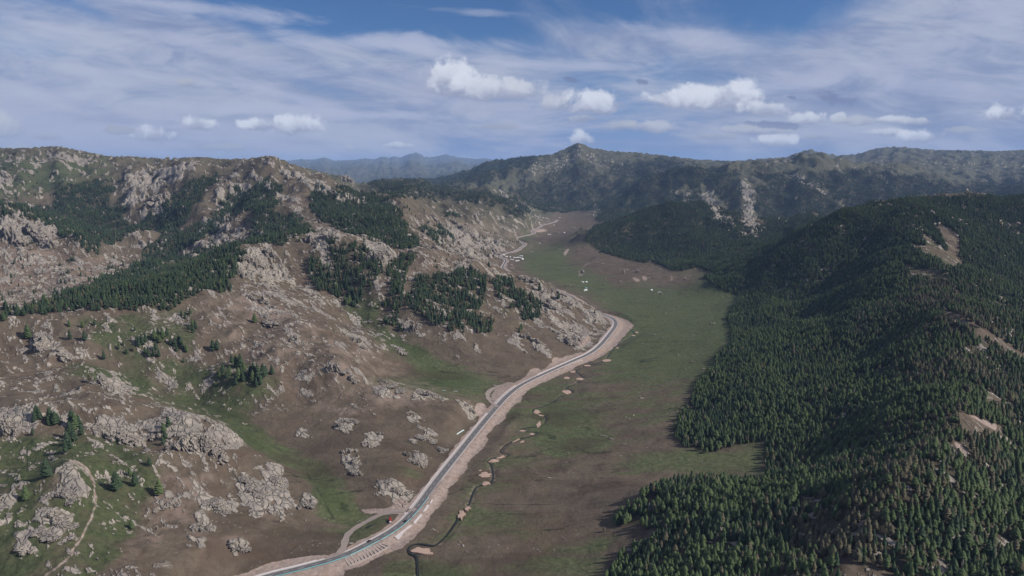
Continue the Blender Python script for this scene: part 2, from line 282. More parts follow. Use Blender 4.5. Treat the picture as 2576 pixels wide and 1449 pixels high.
ROCK = [(ell(180,378,75,13),.8),(ell(110,388,100,14),.5),(ell(30,376,45,9),.6),([(400,393),(520,393),(470,420),(400,450),(335,500),(300,490),(330,440),(268,442),(330,408)],.8),
    (ell(400,490,38,15,-40),.85),(ell(355,515,20,10),.8),([(550,428),(640,418),(705,450),(690,468),(600,480),(560,560),(510,582),(488,560),(540,500),(520,470)],.62),([(640,398),(700,390),(750,412),(850,438),(908,462),(880,478),(800,462),(740,430)],.72),
    (ell(882,457,27,16),.95),(ell(725,478,40,14),.6),(ell(110,577,42,28),.95),(ell(32,560,42,30),.9),(ell(345,590,42,24),.6),(ell(330,568,14,12),.9),([(560,560),(600,528),(622,560),(622,602),(520,622),(440,645),(480,610)],.62),
    ([(0,600),(80,605),(200,625),(330,640),(362,665),(200,742),(0,792)],.42),([(0,420),(60,440),(140,490),(60,520),(0,505)],.4),(ell(15,435,20,16),.8),(ell(195,410,50,12),.4),
    ([(775,598),(800,585),(850,570),(865,620),(790,632)],.85),([(910,600),(960,605),(1000,640),(980,680),(930,660)],.8),([(980,498),(1050,518),(1150,558),(1230,598),(1312,608),(1255,650),(1180,662),(1100,622),(1060,560)],.5),
    (ell(1150,570,60,22,15),.7),(ell(1230,612,60,18,10),.65),([(1180,498),(1300,538),(1400,550),(1300,602),(1200,572)],.36),([(1225,455),(1265,470),(1290,500),(1350,530),(1400,555),(1330,540),(1270,500)],.6),([(1130,445),(1150,455),(1130,465)],.8),
    ([(1000,650),(1260,665),(1500,770),(1540,802),(1400,760),(1290,710),(1100,690)],.42),([(598,622),(680,622),(722,680),(700,722),(640,722),(588,690)],.78),([(590,728),(700,728),(762,762),(722,802),(620,782)],.5),([(690,640),(780,720),(870,760),(862,802),(780,765),(700,702)],.45),
    ([(1290,702),(1420,742),(1540,802),(1530,842),(1470,882),(1380,852),(1330,802),(1370,772)],.56),(ell(1400,790,60,25,30),.66),([(1285,830),(1350,850),(1402,900),(1335,902),(1278,872)],.62),([(1200,865),(1225,830),(1215,880),(1195,895)],.7),(ell(1435,850,40,22,25),.7),(ell(1460,880,30,12),.6),
    (ell(850,935,40,20,25),.8),(ell(742,850,15,14),.8),(ell(680,800,35,16,15),.7),([(868,828),(950,838),(1045,892),(900,882)],.62),([(960,958),(1100,985),(1175,1010),(900,1002)],.56),(ell(780,985,40,10,15),.6),
    (ell(870,1077,28,20),.75),(ell(880,1055,22,9),.7),(ell(935,1108,38,12),.62),(ell(1070,1098,42,14),.62),(ell(1110,1128,24,10),.7),(ell(887,1160,27,42),.78),(ell(942,1100,14,24),.6),(ell(1042,1152,36,20,15),.85),(ell(1000,1225,75,28),.55),(ell(1010,1250,22,22),.75),(ell(1180,1020,20,14),.6),
    ([(0,1025),(60,1035),(150,1038),(250,1042),(330,1058),(430,1036),(520,1050),(600,1098),(607,1130),(500,1142),(430,1152),(410,1112),(300,1102),(240,1082),(120,1072),(0,1112)],.74),(ell(510,1095,95,42,12),.9),(ell(330,1085,60,26),.75),
    (ell(130,878,62,22,35),.85),(ell(120,915,40,10,10),.7),([(228,950),(290,942),(362,980),(300,1002)],.75),([(0,950),(200,960),(350,1000),(200,1012),(0,990)],.42),
    (ell(190,1180,50,16,20),.6),(ell(185,1230,55,32,10),.75),(ell(150,1300,52,26,8),.82),(ell(85,1275,14,25),.5),(ell(60,1375,28,16),.8),(ell(70,1425,30,8),.8),(ell(95,1336,16,7),.85),(ell(165,1338,42,14),.8),(ell(270,1190,20,40,20),.5),(ell(150,1195,20,30),.55),
    ([(578,1168),(700,1170),(795,1262),(792,1310),(700,1325),(620,1300),(556,1232)],.55),(ell(640,1225,70,14,20),.75),(ell(545,1262,62,24,10),.75),(ell(500,1335,32,50,10),.68),(ell(604,1372,30,24),.85),(ell(770,1265,25,20),.8),(ell(680,1330,50,12),.55),(ell(760,1315,22,8),.8),(ell(470,1432,16,12),.75),(ell(420,1270,30,18,-20),.75),(ell(455,1310,30,30),.4),
    (ell(1630,650,8,14),.4),(ell(1450,395,60,20),.45),(z2([(1400,360),(1480,280),(1600,240),(1840,160),(1950,200),(2100,230),(2240,260),(2000,300),(1850,262),(1700,310),(1500,380),(1400,420)]),.40),(z2([(1200,420),(1300,440),(1340,520),(1450,570),(1560,620),(1430,600),(1320,560),(1260,480)]),.55),
    (ell(1960,378,60,14),.4),(ell(2300,400,260,24),.22),(ell(2450,400,150,30),.24),(ell(1720,470,40,20),.3)] + [(p, .78) for p in BARE_FAR[:2]] + [(BARE_FAR[2], .6)] + [(p, .5) for p in (BARE_FAR[4], BARE_FAR[6], BARE_FAR[7], BARE_FAR[11])]
GREEN = [([(860,770),(900,790),(950,830),(1030,860),(1120,920),(1262,958),(1240,975),(1100,992),(950,978),(905,950),(1080,950),(1000,885),(900,812)],1.0),([(830,720),(960,745),(960,800),(1005,855),(900,805)],.6),
    ([(150,915),(330,938),(400,990),(560,1018),(640,1078),(720,1128),(800,1168),(900,1258),(912,1310),(830,1322),(760,1200),(620,1125),(560,1052),(400,1012),(180,942)],.92),([(250,880),(480,900),(700,940),(640,1060),(560,1010),(400,960)],.5),([(200,800),(500,770),(500,880),(250,880)],.5),
    ([(-50,1110),(200,1085),(400,1140),(400,1250),(300,1400),(200,1500),(-50,1500)],.55),([(1300,640),(1450,600),(1800,690),(1860,740),(1830,960),(1500,930),(1580,820),(1480,740),(1330,690)],.78),([(1250,1000),(1400,930),(1800,900),(1690,1080),(1300,1200)],.38),
    ([(1600,1140),(1930,1110),(1930,1205),(1500,1185)],.62),([(1380,1000),(1480,1040),(1560,1120),(1400,1150),(1330,1090)],.72),([(960,1400),(1200,1430),(1200,1500),(960,1500)],.6),([(1200,1449),(1500,1449),(1560,1330),(1400,1380)],.5),([(1130,1300),(1250,1280),(1450,1330),(1200,1340)],.55),
    ([(0,388),(280,400),(300,450),(150,480),(0,505)],.62),([(1300,585),(1350,575),(1345,605),(1300,612)],.8),([(1000,1170),(1110,1170),(1040,1215),(960,1200)],.6),([(1140,960),(1300,960),(1300,1030),(1230,1080),(1180,1040)],.2),
    ([(1100,440),(1250,410),(1330,400),(1280,440),(1180,450)],.5),([(2260,600),(2410,640),(2390,720),(2280,700)],.4),([(1440,608),(1640,660),(1790,702),(1700,722),(1560,722),(1420,655)],0),([(1380,1180),(1220,1260),(1150,1380),(1050,1400),(1130,1290),(1240,1130)],.35),([(400,640),(560,600),(600,640)],.3),([(850,1330),(960,1290),(990,1330),(900,1390)],.6)]
DIRT = [(p, .75) for p in (BARE_RIGHT[8], BARE_RIGHT[7][:3] + BARE_RIGHT[7][3:4])] + [
    ([(600,1449),(680,1415),(830,1395),(880,1380),(860,1460),(600,1500)],1.0),(ell(1270,990,35,24,-35),.9),(ell(1340,945,30,10,-20),.8),(ell(1420,905,50,8,-20),.8),(ell(1345,940,20,14),.8),(ell(1400,905,14,8),.9),
    (ell(1470,860,20,8,-30),.9),(ell(1010,1268,22,14),.8),(ell(1210,1030,18,20),.7),(z5([(1430,90),(1550,50),(1450,200),(1420,190)]),.9),(z5([(440,960),(600,960),(760,900),(830,960),(760,1000),(600,1010),(480,1000)]),.8),
    (ell(1600,703,13,6,20),.65),(ell(1622,700,9,8),.6),(ell(1690,700,4,12),.6),(z2([(1830,1060),(1900,990),(2130,950),(2140,960),(1920,1010),(1850,1060),(1900,1080),(1820,1110)]),.5),
    (z2([(1720,930),(1750,890),(1780,890),(1740,960)]),.7),(ell(1355,580,24,3.5),1.0),(ell(955,1183,18,9),0.0)]
PINK = [([(480,740),(620,730),(900,850),(1100,960),(1200,1010),(850,1060),(700,980),(560,850)],.5),([(400,1190),(560,1180),(480,1300),(330,1430),(280,1430),(350,1300)],.6),([(60,1300),(110,1210),(200,1160),(150,1250),(80,1330)],.6),(ell(590,1140,60,20),.2),([(560,1240),(700,1320),(640,1400),(460,1400)],.3),
    ([(1000,660),(1100,660),(1080,700),(1010,720)],.6),(ell(740,505,36,18),.9),(z2([(560,1150),(600,1080),(650,1020),(640,1100),(580,1200),(560,1300),(540,1250)]),.8),([(0,600),(360,660),(200,740),(0,790)],.4),(z2([(620,600),(900,640),(1400,720),(1500,780),(1350,850),(900,760),(650,680)]),.6),
    (ell(1610,680,80,24),.35),(z2([(1950,1000),(2300,960),(2300,1000),(1900,1080)]),.35)]
cv_fr = canvas([(FOREST_RIGHT, 1.0)] + [([(sum(q[0] for q in p) / len(p) * -.3 + x * 1.3, sum(q[1] for q in p) / len(p) * -.3 + y * 1.3) for x, y in p], 0) for p in BARE_RIGHT], 1)
cv_fl = canvas([(p, 1.0) for p in FOREST_LEFT], 4)
cv_fm = canvas([(p, 1.0) for p in FOREST_MID], 1)
cv_ff = canvas([(p, 1.0) for p in FOREST_FAR] + [(p, 0) for p in BARE_FAR], 3)
cv_rock = canvas(ROCK, 3); cv_green = canvas(GREEN, 8); cv_dirt = canvas(DIRT, 1); cv_pink = np.clip(canvas(PINK, 7) + .55 * blur(cv_rock, 7) * (GY > 560), 0, 1)
tr = stroke([(175,1160),(215,1175),(242,1215),(240,1270),(225,1320),(205,1360),(160,1410),(110,1449)], 9) * .62
tr = np.maximum(tr, stroke([(365,785),(440,805),(500,830),(560,838)], 4) * .7)
tr = np.maximum(tr, stroke([(1640,1225),(1560,1210)], 3) * .3)
for pp in ([(760,1010),(775,1040),(782,1075),(800,1095)],[(575,1180),(620,1200),(660,1230)],[(1000,1135),(960,1110),(940,1080)],[(1100,660),(1180,700),(1240,720),(1290,760)],[(620,735),(720,800),(820,850),(900,905),(960,958)],[(500,830),(560,850),(640,900),(720,960),(780,985)],[(1210,1115),(1260,1060),(1290,1035)],
           [(1235,1230),(1300,1170),(1400,1155)],[(1430,1330),(1430,1370),(1440,1390)],[(1438,1320),(1442,1360),(1434,1385)],[(1500,760),(1620,720),(1700,705)],[(1320,700),(1400,690),(1500,650),(1560,640)],[(420,1380),(520,1372),(640,1385)],[(1040,1190),(1080,1160),(1120,1150)]):
    tr = np.maximum(tr, stroke(pp, 2.6) * .55)
cv_dirt = np.maximum(cv_dirt, blur(tr, 1))
wet = np.zeros((CH, CW))
for pts, w in [(z5([(0,700),(60,740),(75,790),(150,850),(140,920),(200,960),(240,1040),(110,1075)]),5),([(600,1085),(640,1110),(665,1130),(660,1100),(690,1120),(740,1160),(770,1190),(800,1230),(830,1285),(845,1310)],4),([(330,940),(380,968),(430,1000),(520,1020),(600,1050),(660,1090),(700,1110)],9),
               (z7([(470,420),(560,490),(700,540),(830,580),(900,660),(1060,740),(1100,790),(1180,800)]),5),(z7([(400,700),(520,770),(700,800),(900,810),(1100,830),(1250,815)]),5),(z5([(1820,600),(2000,640),(2150,660),(2300,680),(2523,640)]),5),(z5([(1820,480),(1960,540),(2100,570),(2230,560)]),4),
               (z5([(1820,600),(1700,620),(1550,660)]),4),(z5([(900,1010),(1100,1020)]),4),(z5([(900,1045),(1000,1050),(1110,1050)]),4),(z7([(2050,250),(2355,300)]),3),(z7([(2130,340),(2355,330)]),3),(z7([(2100,270),(2200,300),(2355,310)]),3),(z7([(1900,280),(2000,240)]),3),([(1550,870),(1640,858),(1760,862)],5),([(1440,1120),(1480,1138),(1540,1135)],5)]:
    wet = np.maximum(wet, stroke(pts, 2.2) * (.55 if w != 9 else .45))
for p, v in [(ell(1420,1040,70,22,10),.5),(ell(1380,1075,60,16),.45),(ell(1130,1440,80,18),.55),(ell(1280,1250,90,30),.35),(ell(1600,880,80,10,-5),.35),(ell(1430,1330,110,10,5),.4),(ell(560,1040,80,14,18),.5),(ell(1660,770,90,8),.3),(ell(860,1260,40,20),.45),(ell(960,1183,18,9),.8),(ell(250,930,60,12),.4)]:
    wet = np.maximum(wet, blur(raster(p) * v * .42, 7))
cv_wet = blur(wet, 1)

# ------------------------------------------------------------------ terrain: heights from surveyed control lines
NA = 1240; A_ = np.linspace(-.83, .83, NA)
A_ = np.concatenate([np.linspace(-1.5, -.84, 50), A_, np.linspace(.84, 1.5, 50)]); NA = len(A_)
S_ = np.concatenate([np.arange(math.log(330), math.log(520), .004), np.arange(math.log(520), math.log(2400), .0016), np.arange(math.log(2400), math.log(4200), .0026),
                     np.arange(math.log(4200), math.log(11500), .004), np.arange(math.log(11500), math.log(62000), .009)])
NS = len(S_)
CTL = []
def P(*pts, n=2):
    pts = [p if len(p) == 3 else (*p,) for p in pts]
    for i, p in enumerate(pts):
        CTL.append(p)
        if i + 1 < len(pts):
            q = pts[i + 1]
            for k in range(1, n + 1):
                t = k / (n + 1); CTL.append((p[0] + (q[0] - p[0]) * t, p[1] + (q[1] - p[1]) * t, p[2] * (q[2] / p[2]) ** t))
ZC = []          # control points given by height above the valley floor
def Z(z, *pts):
    for p in pts: ZC.append((p[0], p[1], z))
# skyline and far ranges
P((740,404,38000),(775,401,40000),(830,395,40000),(870,404,40000),(900,402,40000),(935,400,41000),(965,397,41000),(1000,395,40000),(1040,388,40000),(1055,385,40000),(1075,394,40000),(1120,389,41000),(1160,396,41000),(1200,400,40000),(1260,405,41000),(1340,408,42000), n=1)
P((700,425,24000),(850,428,24000),(950,420,25000),(1050,424,24000),(1150,420,25000),(1300,430,24000), n=1)
P((800,452,14000),(950,458,14000),(1080,462,14000), n=1)
P((1100,452,9000),(1130,441,9300),(1180,428,9600),(1230,408,10000),(1290,398,10000),(1345,392,10000),(1385,388,9600),(1420,375,9500),(1450,364,9400),(1480,373,9400),(1530,380,9200),(1600,384,9000),(1680,393,8800),(1740,402,8600),(1820,405,8500), n=1)
P((1450,372,9200),(1400,395,8800),(1340,420,8200),(1310,440,7800),n=1); P((1450,372,9200),(1500,410,8400),(1540,440,7900),(1600,470,7200),n=1)
P((1425,440,8000),(1470,470,7600),(1380,470,7500)); P((1500,525,6900),(1440,520,6900),(1390,528,6700)); P((1560,470,7400),(1650,450,7400))
P((1960,395,10500),(2015,377,11000),(2080,391,11000),(2130,388,11500),(2180,372,12000),(2230,369,12000),(2320,377,12000),(2400,380,11500),(2480,380,11500),(2560,375,11500),(2700,368,11500), n=1)
P((1640,436,6600),(1700,425,6500),(1780,412,6400),(1850,402,6400),(1960,401,6500),(2060,396,6800),(2130,402,6900),(2200,414,7000),(2280,430,7000),(2340,450,6800), n=1)
P((1640,440,6500),(1600,490,6100),(1540,530,5700)); P((1800,430,6200),(1760,480,5700),(1700,520,5300)); P((1880,420,6200),(1880,480,5500),(1890,540,4900),(1890,574,4500)); P((2000,430,6300),(2080,480,5700),(2160,525,5200))
P((2400,400,10000),(2400,440,8000),(2450,480,6400),(2576,470,6000)); P((2250,470,6300),(2280,510,5300)); P((1980,560,4300),(2100,545,4000),(2300,530,3800),(2576,525,3600))
P((1960,500,5500),(1980,540,5000))
for x_ in range(-200, 2900, 180):      # lower ground behind the ranges
    if not 650 < x_ < 1360: P((x_, 428, 40000)); P((x_, 428, 24000)); P((x_, 430, 16500))
    if x_ < 1000: P((x_, 415, 5600)); P((x_, 432, 9000))
P((700, 425, 60000), (1400, 425, 60000))
# hill in mid valley
P((1745,495,4000),(1680,508,3900),(1600,535,3800),(1540,560,3700),(1480,596,3600)); P((1745,495,4000),(1800,515,3800),(1860,550,3500),(1885,574,3200))
P((1700,590,3300),(1760,620,3000),(1640,640,3200)); P((1560,620,3500),(1800,600,3000))
# left skyline and slopes
P((-60,368,3900),(0,367,3900),(60,373,3900),(130,372,3900),(180,367,3900),(230,378,3800),(310,394,3700),(400,397,3600),(460,398,3600),(520,394,3500),(580,400,3500),(640,399,3400),(700,390,3350),(750,413,3250),(800,425,3150),(850,438,3050),(880,443,2950),(910,466,2900), n=1)
P((0,530,2200),(40,535,2200),(110,552,2250),(150,585,2200)); P((-60,500,3000),(0,512,3000),(100,530,3050),(200,520,3100)); P((300,450,3400),(150,430,3500),(0,430,3400)); P((100,470,3300),(0,470,3200))
P((0,760,1500),(150,700,1850),(300,660,2200),(360,640,2500)); P((0,650,2000),(120,640,2100),(200,605,2150)); P((340,562,2700),(300,560,2900)); P((400,560,2900),(440,500,3000),(500,440,3250)); P((420,600,2650),(480,560,2750))
P((520,592,2600),(600,530,2700),(560,600,2500)); P((580,500,2950),(640,470,3050)); P((700,500,2750),(740,490,2700),(780,500,2700)); P((680,600,2200),(620,600,2350)); P((680,560,2500),(750,560,2300))
P((900,480,2750),(1000,560,2350),(1050,600,2200)); P((850,560,2300),(820,520,2550)); P((1000,620,2050),(900,600,1980))
P((950,480,2850),(1050,502,3050),(1100,520,3200),(1150,558,3300)); P((1200,600,3300),(1240,610,3450)); P((1250,560,3900),(1200,520,3900),(1120,490,3800)); P((1300,540,4500),(1350,550,5000)); P((1110,592,2750),(1200,635,2950)); P((1060,540,2750),)
P((930,456,3900),(1000,450,4500),(1060,450,5000)); P((1130,455,6000),(1200,470,6000),(1280,488,6000),(1330,510,6000),(1410,545,5900), n=1)
# near left mountain crest, ends at the bend of the road
P((-80,815,1120),(0,808,1150),(80,790,1190),(130,776,1220),(300,772,1250),(400,775,1280),(500,735,1350),(585,705,1480),(602,625,1740),(680,622,1780),(780,600,1850),(860,590,1860),(960,602,1860),(1040,622,1870),(1100,640,1900),(1200,662,1940),(1290,698,1950),(1350,718,1930),(1420,742,1900),(1480,770,1880), n=1)
P((380,720,1650),(480,680,1900),(560,645,2000)); P((250,730,1600),(150,755,1450))
P((700,700,1640),(760,760,1480),(820,820,1360),(860,910,1160)); P((640,720,1500),(700,800,1330)); P((900,700,1640),(1000,740,1580),(1100,750,1620),(1180,830,1480)); P((1290,760,1700),(1250,850,1500)); P((1380,800,1700),(1400,870,1520),(1300,880,1450)); P((1480,840,1700))
P((560,800,1290),(480,830,1230),(420,900,1150)); P((300,830,1180),(150,850,1140),(100,870,1120)); P((600,900,1170),(640,950,1090),(750,1000,1083)); P((860,925,1140),(940,975,1130),(1040,990,1120),(1150,1010,1110)); P((900,1100,963),(1000,1150,914),(960,1220,832))
P((450,1045,895),(540,1070,880),(600,1120,870)); P((330,1050,885),(250,1040,874),(120,1035,868),(0,1020,863),(-80,1010,860)); P((560,1200,797),(500,1300,709),(400,1449,587)); P((700,1300,746),(620,1380,672)); P((250,1230,705),(330,1350,641)); P((190,1168,712),(200,1230,680),(180,1320,628),(140,1400,573)); P((50,1300,632),(0,1449,552))
P((0,950,1000),(0,880,1110)); P((120,930,1040),(230,965,985)); P((0,1180,725),(110,1140,765)); P((370,1180,752))
Z(0,(900,1290),(850,1310)); Z(10,(830,1250),(770,1190)); Z(20,(700,1130)); Z(30,(620,1080)); Z(40,(550,1035),(500,1020)); Z(60,(400,980)); Z(76,(300,945)); Z(104,(200,920))
Z(2,(1250,960),(1230,975)); Z(14,(1100,925)); Z(44,(1000,870)); Z(20,(960,955)); Z(84,(900,800)); Z(10,(1080,965)); Z(112,(880,750))
# right forest ridge
P((2130,1400,520),(2260,1250,600),(2400,1100,720),(2440,980,870),(2420,850,1080),(2380,780,1280),(2350,680,1550),(2300,600,1850),(2280,523,2150), n=1); P((2100,532,2250),(2180,524,2200),(2280,521,2200),(2400,524,2250),(2576,508,2400),(2700,500,2400), n=1)
P((2576,1200,740),(2576,1000,960),(2560,850,1220),(2560,700,1750),(2500,600,2100)); P((2700,1200,760),(2700,900,1200)); P((2576,1400,580),(2400,1449,540))
P((1900,650,2400),(1980,590,2700),(1920,600,3000)); P((2000,800,1650),(2100,700,1900),(2200,600,2000)); P((2200,900,1230),(2050,1000,1050),(2250,1000,920)); P((2100,1150,830),(2250,1150,720)); P((1950,900,1300),(1950,750,1900))
Z(14,(1700,1090)); Z(18,(1750,1000)); Z(26,(1810,900)); Z(30,(1830,830)); Z(33,(1850,740)); Z(28,(1780,690)); Z(20,(1920,1150),(1900,1190)); Z(14,(1800,1170)); Z(12,(1560,1310),(1540,1400)); Z(30,(1650,1230)); Z(46,(1800,1222)); Z(62,(2000,1215)); Z(44,(1700,1400)); Z(20,(1560,1449)); Z(72,(1900,1449)); Z(60,(1850,1320)); Z(85,(2050,1300))
Z(12,(1700,1250),(1700,1140),(1650,850),(1600,700),(1700,730)); Z(4,(1500,1200),(1500,1000),(1500,850),(1450,1400),(1400,700),(1550,950)); Z(22,(1640,655),(1540,645)); Z(9,(1620,1060),(1700,800),(1560,690)); Z(0,(1300,1300),(1200,1449),(1350,1100),(1400,1000),(1050,1449),(1300,660),(1350,640),(1400,620),(1450,580),(1420,560),(1440,540),(1350,600),(1380,650),(1620,780))
Z(1.5,(1272,668),(1266,655),(1258,645),(1275,637),(1300,631),(1318,617),(1312,600),(1338,591),(1342,581),(1357,571),(1372,565),(1400,555),(1330,605),(1425,548),(1280,650),(1450,540))
Z(2,(700,1449),(900,1380),(1050,1280),(1150,1140),(1250,1010),(1330,950),(1440,905),(1510,865),(1545,820),(1500,780),(1450,755),(1380,728),(1300,700))
pts = []
for vx, vy, Y in CTL:
    a, e = ae(vx, vy); pts.append((a, math.log(Y), (CAMZ + e * Y) / Y))
for vx, vy, z in ZC:
    a, e = ae(vx, vy); Y = (z - CAMZ) / e; pts.append((a, math.log(Y), z / Y))
for a in np.linspace(-1.5, 1.5, 9):
    pts.append((a, math.log(300), (40 if abs(a) < .4 else 80) / 300)); pts.append((a, math.log(62000), 200 / 62000))
    if abs(a) > .9:
        for Y in (600, 1000, 1800, 3500, 7000, 15000): pts.append((a, math.log(Y), .06 if Y > 1500 else .12))
pts = np.array(pts)
_, ui = np.unique(np.round(pts[:, :2], 3), axis=0, return_index=True); pts = pts[ui]
cc = .012
def kern(d2): return np.sqrt(d2 + cc * cc)
D2 = (pts[:, None, 0] - pts[None, :, 0]) ** 2 + (pts[:, None, 1] - pts[None, :, 1]) ** 2
n = len(pts); M = np.zeros((n + 3, n + 3)); M[:n, :n] = -kern(D2) + np.eye(n) * 0.0006
M[:n, n] = 1; M[:n, n + 1:] = pts[:, :2]; M[n:, :n] = M[:n, n:].T
W = np.linalg.solve(M, np.concatenate([pts[:, 2], [0, 0, 0]]))
res_ = -kern(D2) @ W[:n] + W[n] + pts[:, :2] @ W[n + 1:] - pts[:, 2]
for i_ in np.argsort(-np.abs(res_))[:14]: print('RES', round(1288 + 1717 * pts[i_, 0]), round(math.exp(pts[i_, 1])), 'z', round(pts[i_, 2] * math.exp(pts[i_, 1])), 'err', round(res_[i_] * math.exp(pts[i_, 1]), 1))
# evaluate on every 4th node, then upsample
ai = np.arange(0, NA, 4); ai = np.append(ai, NA - 1) if ai[-1] != NA - 1 else ai
si = np.arange(0, NS, 4); si = np.append(si, NS - 1) if si[-1] != NS - 1 else si
ca, cs = np.meshgrid(A_[ai], S_[si]); q = np.stack([ca.ravel(), cs.ravel()], 1); val = np.zeros(len(q))
for i in range(0, len(q), 20000):
    b = q[i:i + 20000]; d2 = (b[:, None, 0] - pts[None, :, 0]) ** 2 + (b[:, None, 1] - pts[None, :, 1]) ** 2
    val[i:i + 20000] = -kern(d2) @ W[:n] + W[n] + b @ W[n + 1:]
val = val.reshape(len(si), len(ai))
tmp = np.stack([np.interp(np.arange(NA), ai, val[k]) for k in range(len(si))])
full = np.empty((NS, NA)); pos = np.interp(np.arange(NS), si, np.arange(len(si))); lo = np.minimum(pos.astype(int), len(si) - 2); fr = (pos - lo)[:, None]
full = tmp[lo] * (1 - fr) + tmp[lo + 1] * fr
YY = np.exp(S_)[:, None] * np.ones((1, NA)); XX = A_[None, :] * YY
H = full * YY
del tmp, val, q

def line_world(pts, z=0.0, step=6.0):
    """photo polyline lying on a known level -> dense world polyline"""
    w = []
    for vx, vy in pts:
        a, e = ae(vx, vy); Y = (z - CAMZ) / e; w.append((a * Y, Y))
    w = np.array(w)
    for _ in range(2):      # corner cutting
        qq = [w[0]]
        for i in range(len(w) - 1): qq += [w[i] * .75 + w[i + 1] * .25, w[i] * .25 + w[i + 1] * .75]
        w = np.array(qq + [w[-1]])
    d = np.concatenate([[0], np.cumsum(np.hypot(*np.diff(w, axis=0).T))]); t = np.arange(0, d[-1], step)
    return np.stack([np.interp(t, d, w[:, 0]), np.interp(t, d, w[:, 1])], 1)
ROAD_Z = 3.0
ROAD_PX = [(560,1490),(660,1452),(755,1430),(859,1401),(929,1367),(982,1338),(1016,1313),(1051,1275),(1086,1226),(1121,1180),(1163,1128),(1208,1072),(1246,1027),(1278,992),(1313,966),(1373,938),(1443,907),(1487,888),(1512,867),(1533,841),(1549,820),(1549,808),(1538,799),(1515,790),(1490,784),(1467,773),(1456,761),(1443,747),(1400,730),(1340,710),(1290,690),(1263,676),(1266,667),(1273,657),(1272,653),(1265,649),(1253,645),(1256,642),(1273,637),(1299,631),(1312,622),(1321,616),(1317,612),(1306,607),(1293,601),(1306,596),(1332,591),(1345,587),(1340,582),(1340,579),(1355,574),(1359,569),(1371,565),(1390,560),(1401,556),(1400,553)]
ROAD = line_world(ROAD_PX, ROAD_Z, 8.0)
STREAM_PX = z5([(850,1500),(850,1400),(845,1300),(800,1295),(775,1262),(795,1230),(870,1213),(970,1238),(1010,1210),(1080,1140),(1130,1060),(1180,980),(1220,940),(1240,870),(1270,805),(1310,798),(1375,790),(1395,750),(1392,700),(1380,650),(1350,625),(1390,600),(1470,588),(1515,585),(1505,570),(1440,562),(1450,540),(1490,500),(1560,465),(1640,450),(1705,435),(1705,412),(1640,412),(1570,402),(1600,385),(1740,372),(1778,330),(1775,300),(1680,272),(1675,250),(1720,238),(1790,215),(1870,165),(1890,150),(1965,135),(1955,105),(1900,98),(1990,65),(2040,20)]) + z7([(1880,750),(1800,695),(1900,655),(2040,620),(2060,570),(2100,520),(2170,480),(2250,430),(2200,390)])
STREAM = line_world(STREAM_PX, -1.0, 4.0)
def dist_line(line, maxd):
    """distance, side and arc position from each grid node to a polyline, computed near it only"""
    D = np.full((NS, NA), 1e9); SD = np.zeros((NS, NA)); idx = np.zeros((NS, NA), int)
    for k in range(0, len(line) - 1):
        (ax, ay), (bx, by) = line[k], line[k + 1]
        y0, y1 = min(ay, by) - maxd, max(ay, by) + maxd
        r0, r1 = np.searchsorted(S_, math.log(max(y0, 331))), np.searchsorted(S_, math.log(max(y1, 332)))
        if r1 <= r0: continue
        x0, x1 = min(ax, bx) - maxd, max(ax, bx) + maxd
        c0 = np.searchsorted(A_, min(x0 / max(y0, 300), x0 / y1)); c1 = np.searchsorted(A_, max(x1 / max(y0, 300), x1 / y1))
        gx = XX[r0:r1, c0:c1]; gy = YY[r0:r1, c0:c1]; vx, vy = bx - ax, by - ay; L = vx * vx + vy * vy
        t = np.clip(((gx - ax) * vx + (gy - ay) * vy) / L, 0, 1); dxx = gx - ax - t * vx; dyy = gy - ay - t * vy; d = np.hypot(dxx, dyy)
        sub = D[r0:r1, c0:c1]; m = d < sub
        D[r0:r1, c0:c1] = np.where(m, d, sub); SD[r0:r1, c0:c1] = np.where(m, np.sign(vx * dyy - vy * dxx), SD[r0:r1, c0:c1]); idx[r0:r1, c0:c1] = np.where(m, k, idx[r0:r1, c0:c1])
    return D, SD, idx
RD, RS, RI = dist_line(ROAD, 120.0)
SDist, _, _ = dist_line(STREAM, 30.0)

# relief noise: stronger on high ground, none on the valley floor
hill = smooth(H, 8, 70)
fade = lambda wl: smooth(wl / (YY * .0016), 2.0, 5.0)
midf = smooth(YY, 2000, 6000)
N = 0
for wl, amp in ((1600, 14), (800, 24), (400, 20), (200, 9)):
    N = N + midf * (1 + .5 * smooth(YY, 4600, 7000) - .9 * np.exp(-((XX - 860) / 700) ** 2 - ((YY - 9200) / 1100) ** 2)) * amp * (.60 - 2.2 * np.abs(perlin(XX / wl + 3, YY / wl + 8, int(wl)))) * hill
ln = (XX < 60) * smooth(YY, 520, 700) * smooth(YY, 1500, 1250)
lf = (XX < 150) * smooth(YY, 1350, 1900)
for wl, amp in ((220, 9 + 9 * (XX > 250) + 15 * lf), (110, 6.5 + 3 * (XX > 250) + 8 * lf + 5 * ln), (55, 3.8 + 2.5 * lf + 2.5 * ln), (27, 2.0), (13, 1.0), (6.5, .5)):
    N = N + amp * (perlin(XX / wl, YY / wl, int(wl)) * .6 + .5 - np.abs(perlin(XX / wl + 31, YY / wl - 5, int(wl) + 3)) - .2) * hill * fade(wl) * (1 + 1.3 * midf)
N = N + 20 * perlin(XX / 420 + YY / 900, YY / 170 - XX / 500, 71) * smooth(XX, 230, 420) * smooth(YY, 3800, 2600) * hill
far = smooth(YY, 15000, 26000)
N = N + far * (330 * (.3 - 1.0 * np.abs(perlin(XX / 3500, YY / 3500, 91))) + 170 * (.4 - np.abs(perlin(XX / 1300, YY / 1300, 92))) + 90 * (.4 - np.abs(perlin(XX / 500, YY / 700, 93))))
H = H + N
H += 1.6 * fbm(XX, YY, 120, 4, 55) * (1 - hill) * smooth(RD, 14, 60)

